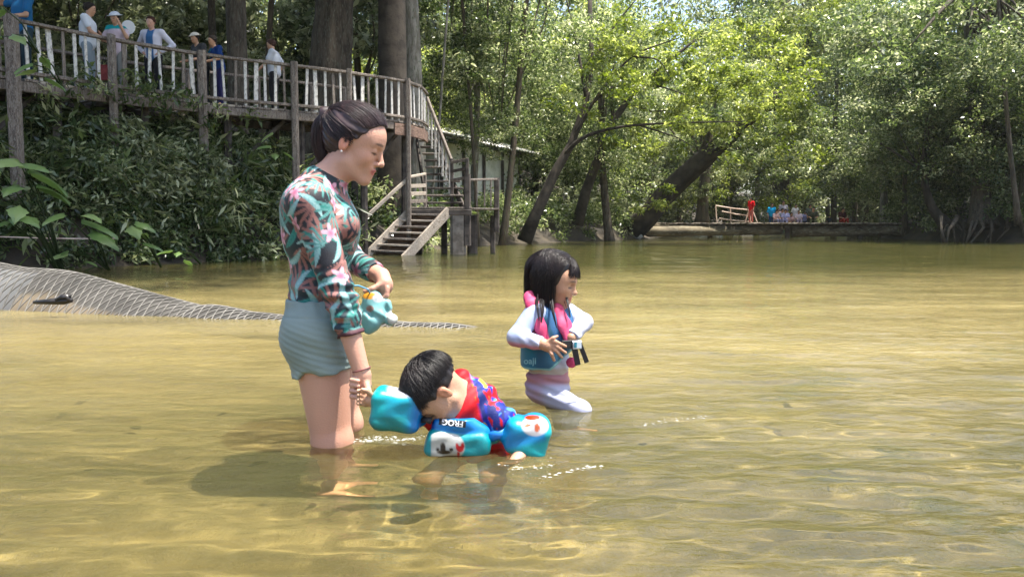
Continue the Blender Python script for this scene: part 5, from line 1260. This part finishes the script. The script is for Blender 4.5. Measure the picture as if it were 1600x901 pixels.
def lvc(V, Fq):
    px, py = proj(V); c = np.tile(np.array([.035, .11, .18]), (len(V), 1)); c = lerpc(c, (.045, .20, .30), sstep(842, 830, px))
    c = lerpc(c, (.40, .12, .18), sstep(0, 5, 535-py+.2*(px-830))*sstep(2, -3, px-(846+(py-490)*.35))); c = lerpc(c, (.06, .15, .30), sstep(0, 4, px-(850+(py-490)*.40))*sstep(540, 530, py))
    low = np.maximum(sstep(-5, -3.4, -(578-py)), 0); bz = G_(830, 578, -.1)[2]; e = np.minimum(V[:, 2]-bz, -((V-G_(882, 562, -.12))@nrm((.62, 0, -.78)))); c = lerpc(c, (.30, .55, .55), sstep(.009, .006, e)); return c
_, Vv, Fv = finish('vest_shell', g, CLOTH, lv, lvc, 1)
PINK = mat('pink_neoprene', (.42, .03, .10), (.52, .06, .15), 12, rough=.6, bump=.2)
g = SDF((-.06, 3.0, .08), (.36, 3.56, .56), .004); sqv = dict(k=.01)
chain(g, [G_(838, 464, .02), G_(830, 466, -.05), G_(832, 476, -.085), G_(838, 492, -.105), G_(845, 512, -.118), G_(851, 530, -.122)], [.026, .030, .028, .026, .024, .018], .012, sq=(nrm((.3, -.9, .3)), .55))
chain(g, [G_(838, 462, .02), G_(862, 466, .07), G_(880, 476, .03), G_(872, 484, -.055), G_(882, 508, -.080), G_(892, 530, -.09), G_(897, 540, -.09)], [.024, .02, .018, .026, .031, .028, .018], .012, sq=(nrm((.5, -.8, .3)), .55))
g.ell(G_(893, 566, -.07), (.022, .016, .022), None, .01); finish('vest_collar', g, PINK, lv)
part('strap', beam_vf(G_(878, 538, -.165), G_(897, 537, -.145), .006, .030, bev=.002), BLK, lv)
part('strap_tail', beam_vf(G_(897, 541, -.15), G_(903, 570, -.145), .004, .022, (1, 0, 0), bev=.001), BLK, lv)
part('strap_tail', beam_vf(G_(905, 534, -.145), G_(917, 566, -.14), .004, .018, (1, 0, 0), bev=.001), BLK, lv)
part('buckle', beam_vf(G_(895, 539, -.155), G_(908, 538, -.15), .014, .032, bev=.004), mat('white_plastic', (.62, .68, .72), rough=.35), lv); part('buckle_clip', beam_vf(G_(897.5, 538, -.165), G_(901, 538, -.163), .006, .024, bev=.002), mat('teal_plastic', (.02, .2, .28), rough=.35), lv)
decal('lettering', 'oaji', 14, 828, 564, 0, Vv, Fv, mat('faded_print', (.18, .38, .42), rough=.6), lv)
# girl's hair
g = SDF(HG.O-np.array([.2, .2, .24]), HG.O+.2, .0042); hc = [(HG.P(.074, .074), HG.R.T@nrm((.85, -.5, 0)))]
g.ell(HG.P(-.006, .045), np.array([.099, .083, .077])*HG.sc, HG.R, .004, infl=.008, cut=hc)
g.cap(HG.P(-.03, .02), G_(846, 470, -.0), .072, .040, .03, sq=(HG.f, .75), cut=[(HG.P(.012, 0), HG.R.T@np.array([1., 0, 0]))])
g.rough(lambda P: .004*np.sin(((P-HG.O)@HG.s)*150+((P-HG.O)@HG.f)*200)); finish('hair', g, HAIRW, girl)
q = np.random.default_rng(8)
def gst(q): return np.array([q.uniform(-.5, .55), 1.0, q.normal()*.12])
def gen(q):
    c = 1 if q.random() < .5 else -1; a = q.random()
    if a < .25: return np.array([-.9, -.2, q.uniform(-.7, .7)])
    return np.array([q.uniform(-.6, .34), q.uniform(-.25, .0), c*1.0])
ps = scalp_strands(HG, gst, gen, 2200, 1.10, .14, 23, K=10, spread=.012); ps = hang(ps, .105, q); v, f = strips(ps, .0011, .0004); obj('hair_strands', mesh('hair_strands', v, f, HAIRW, True), girl)['kind'] = 'stuff'
ps = scalp_strands(HG, lambda q: np.array([.5, .85, q.uniform(-.3, .3)]), lambda q: np.array([.95, q.uniform(.0, .45), q.uniform(-.9, .9)]), 420, 1.10, .10, 24, K=9, spread=.01); v, f = strips(ps, .0014, .0005); obj('fringe', mesh('fringe', v, f, HAIRW, True), girl)['kind'] = 'stuff'
for k, (pts) in enumerate(([(846, 470, -.1), (848, 485, -.13), (846, 504, -.15)], [(862, 470, -.09), (865, 490, -.13), (870, 512, -.16)], [(838, 465, -.08), (840, 480, -.13), (842, 500, -.15)], [(884, 462, -.04), (888, 480, -.08), (891, 495, -.1)])):
    P_ = np.array([G_(*p) for p in pts]); t = np.linspace(0, 2, 8); P_ = np.stack([np.interp(t, range(3), P_[:, i]) for i in range(3)], -1); P_ = P_[None]+q.normal(size=(16, 1, 3))*.003*np.linspace(1.6, .3, 8)[None, :, None]; v, f = strips(P_, .0013, .0006); obj('wet_lock', mesh('wet_lock', v, f, HAIRW, True), girl)['kind'] = 'stuff'
# ------------------------------------------------------------------ people on the boardwalk and the far bridge
FABR = matc('plain_clothes', .8, .2, dim=.8)
def figure(label, base, ht, yaw, shirt, legs, hair=(.02, .015, .012), skin=(.45, .27, .18), sleeves=.5, legl=1.0, pose=None, hat=None, longhair=False, h=.015, lean=0., group=None, look=0., skirt=False):
    """standing or sitting person; pose overrides joints given in metres for a 1.7 m body (x right, y forward)"""
    k = ht/1.7; ca, sa = math.cos(yaw), math.sin(yaw); base = np.asarray(base, float)
    J = dict(pel=(0, 0, .93), che=(0, .01+lean, 1.25), nek=(0, .02+lean*1.6, 1.44), hed=(0, .05+lean*1.8, 1.56), shr=(.18, lean*1.3, 1.38), shl=(-.18, lean*1.3, 1.38), elr=(.25, -.02, 1.10), ell=(-.25, -.02, 1.10), wrr=(.24, .08, .86), wrl=(-.24, .08, .86),
             hpr=(.09, 0, .90), hpl=(-.09, 0, .90), knr=(.10, .03, .49), knl=(-.10, .03, .49), anr=(.11, -.01, .09), anl=(-.11, -.01, .09))
    if pose: J.update(pose)
    W = lambda p: base+k*np.array([p[0]*ca-p[1]*sa, p[0]*sa+p[1]*ca, p[2]])
    j = {n: W(p) for n, p in J.items()}; fwd = np.array([-sa, ca, 0]); rgt = np.array([ca, sa, 0]); R = np.array([rgt, fwd, [0, 0, 1.]])
    allp = np.array(list(j.values())); lo, hi = allp.min(0)-.24*k, allp.max(0)+.30*k; lo[2] = min(lo[2], base[2]+0) if not pose or 'sit' not in pose else lo[2]
    t = thing('person', base, label, 'person', group)
    hf = nrm(fwd*math.cos(look)+rgt*math.sin(look)-np.array([0, 0, .25])); hd = Head(j['hed'], hf, (0, 0, 1), .98*k)
    def tors(g, inf):
        g.cap(j['pel'], j['che'], .125*k, .135*k, .05, infl=inf, sq=(rgt, 1.2)); g.cap(j['shr'], j['shl'], .06*k, .06*k, .05, infl=inf)
    def arm(g, s, inf, stop=1.0):
        a, b_, c = j['sh'+s], j['el'+s], j['wr'+s]
        if stop <= .5: g.cap(a, a+(b_-a)*stop*1.7, .05*k, .048*k, .02, infl=inf)
        else: g.cap(a, b_, .048*k, .038*k, .02, infl=inf); g.cap(b_, b_+(c-b_)*min(1, (stop-.5)*2), .038*k, .03*k, .02, infl=inf)
    g = SDF(lo, hi, h); hd.build(g, fine=h < .012); g.cap(j['nek']-np.array([0, 0, .04]), j['hed'], .052*k, .05*k, .02); tors(g, -.01)
    for s in 'rl':
        arm(g, s, 0); d = nrm(j['wr'+s]-j['el'+s]); g.cap(j['wr'+s], j['wr'+s]+d*.10*k, .030*k, .024*k, .02); g.cap(j['wr'+s]+d*.06*k, j['wr'+s]+d*.15*k, .026*k, .014*k, .01)
        g.cap(j['hp'+s], j['kn'+s], .08*k, .055*k, .03); g.cap(j['kn'+s], j['an'+s], .053*k, .034*k, .02); g.cap(j['an'+s], j['an'+s]+fwd*.14*k-np.array([0, 0, .05*k]), .04*k, .03*k, .02)
    sk_ = np.array(skin); finish('body', g, SKIN, t, lambda V, Fq: hd.paint(V, np.tile(sk_, (len(V), 1)), sk_, sk_*np.array([.8, .5, .5]), (.03, .02, .02)), 1)
    g = SDF(lo, hi, h); tors(g, .014)
    for s in 'rl': arm(g, s, .014, sleeves)
    g.ell(j['pel'], np.array([.155, .125, .09])*k, R, .04); g.rough(lambda P: .004*wave_noise(5, P, 18, 2)); fn_ = shirt if callable(shirt) else (lambda V: np.tile(np.array(shirt), (len(V), 1)))
    finish('shirt', g, FABR, t, lambda V, Fq: fn_(((V-base)@R.T)/k), 1)
    g = SDF(lo, hi, h); g.ell(j['pel']-np.array([0, 0, .02]), np.array([.15, .12, .09])*k, R, .03, infl=.004)
    for s in 'rl':
        g.cap(j['hp'+s], j['kn'+s], .084*k, .06*k, .03, infl=.012, cut=None if legl > .5 else [(j['hp'+s]*.25+j['kn'+s]*.75, nrm(j['kn'+s]-j['hp'+s]))])
        if legl > .5: g.cap(j['kn'+s], j['an'+s], .06*k, .048*k, .02, infl=.008)
    finish('trousers', g, FABR, t, lambda V, Fq: np.tile(np.array(legs), (len(V), 1)), 1)
    g = SDF(hd.O-.22, hd.O+.24, min(h, .012)); g.ell(hd.P(-.006, .045), np.array([.099, .083, .077])*hd.sc, hd.R, .004, infl=.014, cut=[(hd.P(.07, .08), hd.R.T@nrm((.8, -.6, 0))), (hd.P(0, -.03), hd.R.T@np.array([.2, -.97, 0]))])
    if longhair: g.cap(hd.P(-.05, .02), hd.P(-.06, -.14), .07*k, .04*k, .03)
    finish('hair', g, FABR, t, lambda V, Fq: np.tile(np.array(hair), (len(V), 1)), 1)
    if hat is not None:
        hc_, brim = hat; g = SDF(hd.O-.26, hd.O+.28, .012); g.ell(hd.P(-.006, .07), np.array([.112, .075, .095])*hd.sc, hd.R, .01, cut=[(hd.P(0, .065), -hd.u)])
        if brim: g.ell(hd.P(.0, .062), np.array([.165, .012, .15])*hd.sc, hd.R, .01)
        else: g.ell(hd.P(.10, .062), np.array([.075, .010, .06])*hd.sc, hd.R, .01)
        finish('hat', g, FABR, t, lambda V, Fq: np.tile(np.array(hc_), (len(V), 1)), 1)
    return t
def on_walk(px, off):
    s_ = s_at_px(px); p = bw(s_, off); Y = p[1]
    for _ in range(6): s_ = s_-((800+p[0]/p[1]*F)-px)/F*p[1]*.7; p = bw(s_, off)
    return p
def split_shirt(outer, inner, wid=.07): return lambda V: lerpc(outer, inner, sstep(wid+.01, wid-.01, np.abs(V[:, 0]))*(V[:, 1] > .02))
JE = (.03, .05, .11); BK = (.015, .015, .018)
HIPS = dict(elr=(.38, -.10, 1.14), ell=(-.38, -.10, 1.14), wrr=(.20, .04, 1.00), wrl=(-.20, .04, 1.00))
RAIL = dict(elr=(.24, .12, 1.12), ell=(-.24, .12, 1.12), wrr=(.2, .36, 1.04), wrl=(-.2, .36, 1.04))
PI_ = math.pi
figure('person in blue at the far left of the boardwalk with one bare arm raised', on_walk(52, .8), 1.72, PI_*.85, (.04, .14, .28), (.02, .04, .05), sleeves=.4, pose=dict(elr=(.30, .15, 1.35), wrr=(.16, .25, 1.58), ell=(-.24, .1, 1.12), wrl=(-.2, .36, 1.05)))
figure('man in white t-shirt and pale jeans seen from behind on the boardwalk, looking right', on_walk(150, .7), 1.62, -PI_*.42, (.72, .74, .76), (.28, .33, .36), sleeves=.35, pose=dict(elr=(.24, .1, 1.12), wrr=(.2, .3, 1.0), ell=(-.24, .1, 1.12), wrl=(-.2, .32, 1.02)))
wgirl = figure('woman in white sun cap and teal scarf waving a round fan on the boardwalk', on_walk(196, .75), 1.56, PI_*.93, lambda V: lerpc((.70, .58, .62), (.03, .38, .38), sstep(1.33, 1.36, V[:, 2])), (.30, .30, .27), sleeves=.4, hat=((.70, .72, .76), True), pose=dict(ell=(-.30, .12, 1.16), wrl=(-.24, .24, 1.40), elr=(.3, .05, 1.16), wrr=(.22, .22, 1.22)))
wp = np.array(wgirl.location)+np.array([0, 0, 1.35]); fc = on_walk(213, .5); fc[2] = at(213, 43, fc[1])[2]
fan = thing('fan', fc, 'round white hand fan held up by the woman in the sun cap', 'fan')
ang = np.linspace(0, 6.283, 19)[:-1]; ring = [fc+.125*np.array([math.cos(a), -.1*math.sin(a), math.sin(a)]) for a in ang]
WP = mat('white_paper', (.70, .71, .70), rough=.6)
part('fan_blade', ([p+np.array([0, d, 0]) for d in (-.004, .004) for p in ring], [tuple(range(18)), tuple(range(35, 17, -1))]+[(i, (i+1) % 18, (i+1) % 18+18, i+18) for i in range(18)]), WP, fan); part('fan_handle', tube_vf([fc-(0, 0, .12), fc-(.03, -.03, .26)], .009, 6), WOOD_TAN, fan)
figure('smiling woman with hands on hips in white open shirt over blue top', on_walk(250, .75), 1.60, PI_*.97, split_shirt((.70, .68, .74), (.07, .16, .32), .075), BK, hair=(.05, .02, .015), sleeves=1.0, pose=HIPS, skin=(.55, .33, .25))
figure('person in pale brimmed hat leaning on the boardwalk rail, face in shade', on_walk(326, .8), 1.45, PI_*.8, (.05, .05, .05), BK, sleeves=.5, hat=((.62, .58, .50), True), pose=RAIL, lean=.08)
figure('person in bright blue top with one elbow raised beside the pale-hatted person', on_walk(350, .6), 1.40, PI_*.75, lambda V: lerpc((.02, .05, .16), (.05, .34, .52), sstep(.0, .05, V[:, 0])), (.03, .03, .10), sleeves=.35, skin=(.52, .30, .19), pose=dict(elr=(.30, .10, 1.30), wrr=(.12, .12, 1.50), **{a: RAIL[a] for a in ('ell', 'wrl')}), lean=.05)
figure('man in pale grey t-shirt and black trousers walking left behind the railing', on_walk(435, .9), 1.56, PI_*.5, (.55, .57, .60), BK, hair=(.05, .025, .02), sleeves=.4, look=0, pose=dict(elr=(.22, -.16, 1.14), wrr=(.2, -.02, .96), ell=(-.24, .10, 1.14), wrl=(-.2, .25, 1.02)))
bag = at(163, 113, 14.95); tg = thing('bag', bag, 'small dark red bag hanging on the boardwalk railing below the man in white', 'bag')
part('pouch', beam_vf(bag-(0, 0, .14), bag+(0, 0, .12), .20, .10, (0, 1, 0), bev=.03), mat('red_fabric', (.22, .03, .03), (.30, .05, .045), 12, rough=.8), tg); part('strap', tube_vf([bag+(-.05, 0, .1), bag+(0, .03, .3), bag+(.05, 0, .1)], .008, 5), BLK, tg)
# far bridge
SIT = dict(pel=(0, 0, .12), hpr=(.09, .05, .10), hpl=(-.09, .05, .10), knr=(.12, .42, .22), knl=(-.12, .42, .22), anr=(.12, .5, -.16), anl=(-.12, .5, -.16), che=(0, .06, .45), nek=(0, .08, .64), hed=(0, .12, .76), shr=(.18, .05, .58), shl=(-.18, .05, .58), elr=(.24, .12, .34), ell=(-.24, .12, .34), wrr=(.14, .32, .30), wrl=(-.14, .32, .30))
fy = lambda px, dz=.72, Y=40.2: np.array([(px-800)/F*Y, Y, dz])
kw = dict(h=.028)
figure('person in red standing by the pole railing on the log bridge', fy(1172), 1.22, PI_*.7, (.70, .05, .06), (.45, .16, .14), **kw)
figure('child in bright blue top among the group beyond the log bridge', fy(1204, .35, 42), 1.35, PI_, (.03, .42, .80), (.05, .10, .2), **kw)
for i, (px, dz, Y, hh, sc_, lc, lab, sit) in enumerate([(1214, .30, 42.3, 1.15, (.45, .28, .30), JE, 'person in dusty pink between the blue child and the grey-haired one', 0), (1219, .72, 41.2, 1.35, (.30, .32, .36), (.45, .22, .2), 'person in grey sitting highest in the middle of the far group', 1), (1226, .72, 40.9, 1.25, (.40, .42, .66), (.3, .3, .45), 'person in pale blue sitting low in the middle of the far group', 1),
        (1233, .55, 41.6, 1.3, (.62, .42, .42), BK, 'person in light pink sitting right of the middle of the far group', 1), (1241, .40, 41.9, 1.25, (.78, .74, .74), (.6, .58, .6), 'person in white standing at the right of the far group', 0), (1256, .30, 42.5, 1.0, (.34, .34, .55), JE, 'child in pale violet right of the person in white on the far bridge', 0),
        (1210, .72, 41.0, 1.2, (.5, .36, .38), (.2, .2, .3), 'person in faded rose sitting just right of the blue child', 1), (1222, .35, 42.6, 1.5, (.42, .40, .45), JE, 'tallest person in grey standing at the back of the far group', 0), (1246, .72, 40.8, 1.15, (.60, .52, .60), (.35, .3, .4), 'person in pale lilac sitting beside the person in white on the bridge', 1), (1263, .35, 42, 1.3, (.10, .12, .10), BK, 'person in dark green standing behind the olive sitter', 0), (1269, .72, 40.3, 1.45, (.05, .055, .035), (.10, .11, .06), 'person in dark olive sitting on the right half of the log bridge', 1), (1294, .30, 42, .8, (.02, .025, .03), BK, 'small dark-haired child low behind the right half of the log bridge', 0), (1313, .72, 40.0, 1.35, (.05, .015, .015), (.30, .05, .04), 'person in dark top and red shorts sitting rightmost on the bridge', 1)]):
    figure(lab, fy(px, dz, Y), hh, PI_+.4*math.sin(i*2.3), sc_, lc, pose=dict(SIT, sit=(0, .1, .3)) if sit else None, **kw)

# white flecks modelled in place of sky glints, with some splash, on the water
q = np.random.default_rng(44); V = []; T = []
def glint_flecks(pts, n, w_, Y0=None):
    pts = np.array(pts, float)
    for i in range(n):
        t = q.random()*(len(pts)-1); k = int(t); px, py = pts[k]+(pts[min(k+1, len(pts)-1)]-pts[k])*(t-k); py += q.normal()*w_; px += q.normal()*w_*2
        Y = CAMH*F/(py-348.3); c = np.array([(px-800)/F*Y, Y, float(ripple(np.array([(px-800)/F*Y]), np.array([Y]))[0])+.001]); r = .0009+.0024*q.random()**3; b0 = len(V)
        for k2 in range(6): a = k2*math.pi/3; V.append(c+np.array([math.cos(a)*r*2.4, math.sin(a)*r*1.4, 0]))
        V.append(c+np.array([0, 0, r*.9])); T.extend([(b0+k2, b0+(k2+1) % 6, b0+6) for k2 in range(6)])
glint_flecks([(556, 694), (585, 690), (620, 693), (660, 684), (700, 676)], 90, 1.6); glint_flecks([(560, 688), (600, 684), (640, 690)], 90, 2.2); glint_flecks([(486, 697), (515, 701), (552, 697)], 60, .8)
glint_flecks([(790, 735), (825, 742), (862, 733)], 40, 4); glint_flecks([(900, 636), (920, 633), (880, 638)], 26, 1.2); glint_flecks([(1008, 667), (1060, 659), (1115, 656)], 34, 1.5); glint_flecks([(845, 752), (900, 746), (945, 738)], 34, 1.4)
m_, nt, b = _base('glint_flecks'); b.inputs['Base Color'].default_value = (.62, .64, .6, 1); b.inputs['Roughness'].default_value = .25; b.inputs['Transmission Weight'].default_value = .55; b.inputs['IOR'].default_value = 1.2
tag(obj('splash_glint_flecks', mesh('splash_glint_flecks', np.array(V), np.array(T), m_, True)), 'thin white flecks modelled as sky glints and splash where legs and floats stir water', 'glint_flecks', kind='stuff')
# ------------------------------------------------------------------ humid air
hz, nt, b = _base('haze_air'); nt.nodes.remove(b)
pv = nt.nodes.new('ShaderNodeVolumePrincipled'); pv.inputs['Color'].default_value = (.93, .97, .88, 1); pv.inputs['Density'].default_value = .00022; pv.inputs['Anisotropy'].default_value = .2
nt.links.new(pv.outputs[0], nt.nodes['Material Output'].inputs['Volume'])
V = [(x, y, z) for x in (-330, 330) for y in (-70, 430) for z in (-4, 60)]
tag(obj('haze', mesh('haze', V, [(0, 1, 3, 2), (4, 6, 7, 5), (0, 4, 5, 1), (2, 3, 7, 6), (0, 2, 6, 4), (1, 5, 7, 3)], hz)), 'thin bright humid air softening the far forest', 'haze', kind='stuff')
SC.cycles.volume_bounces = 0
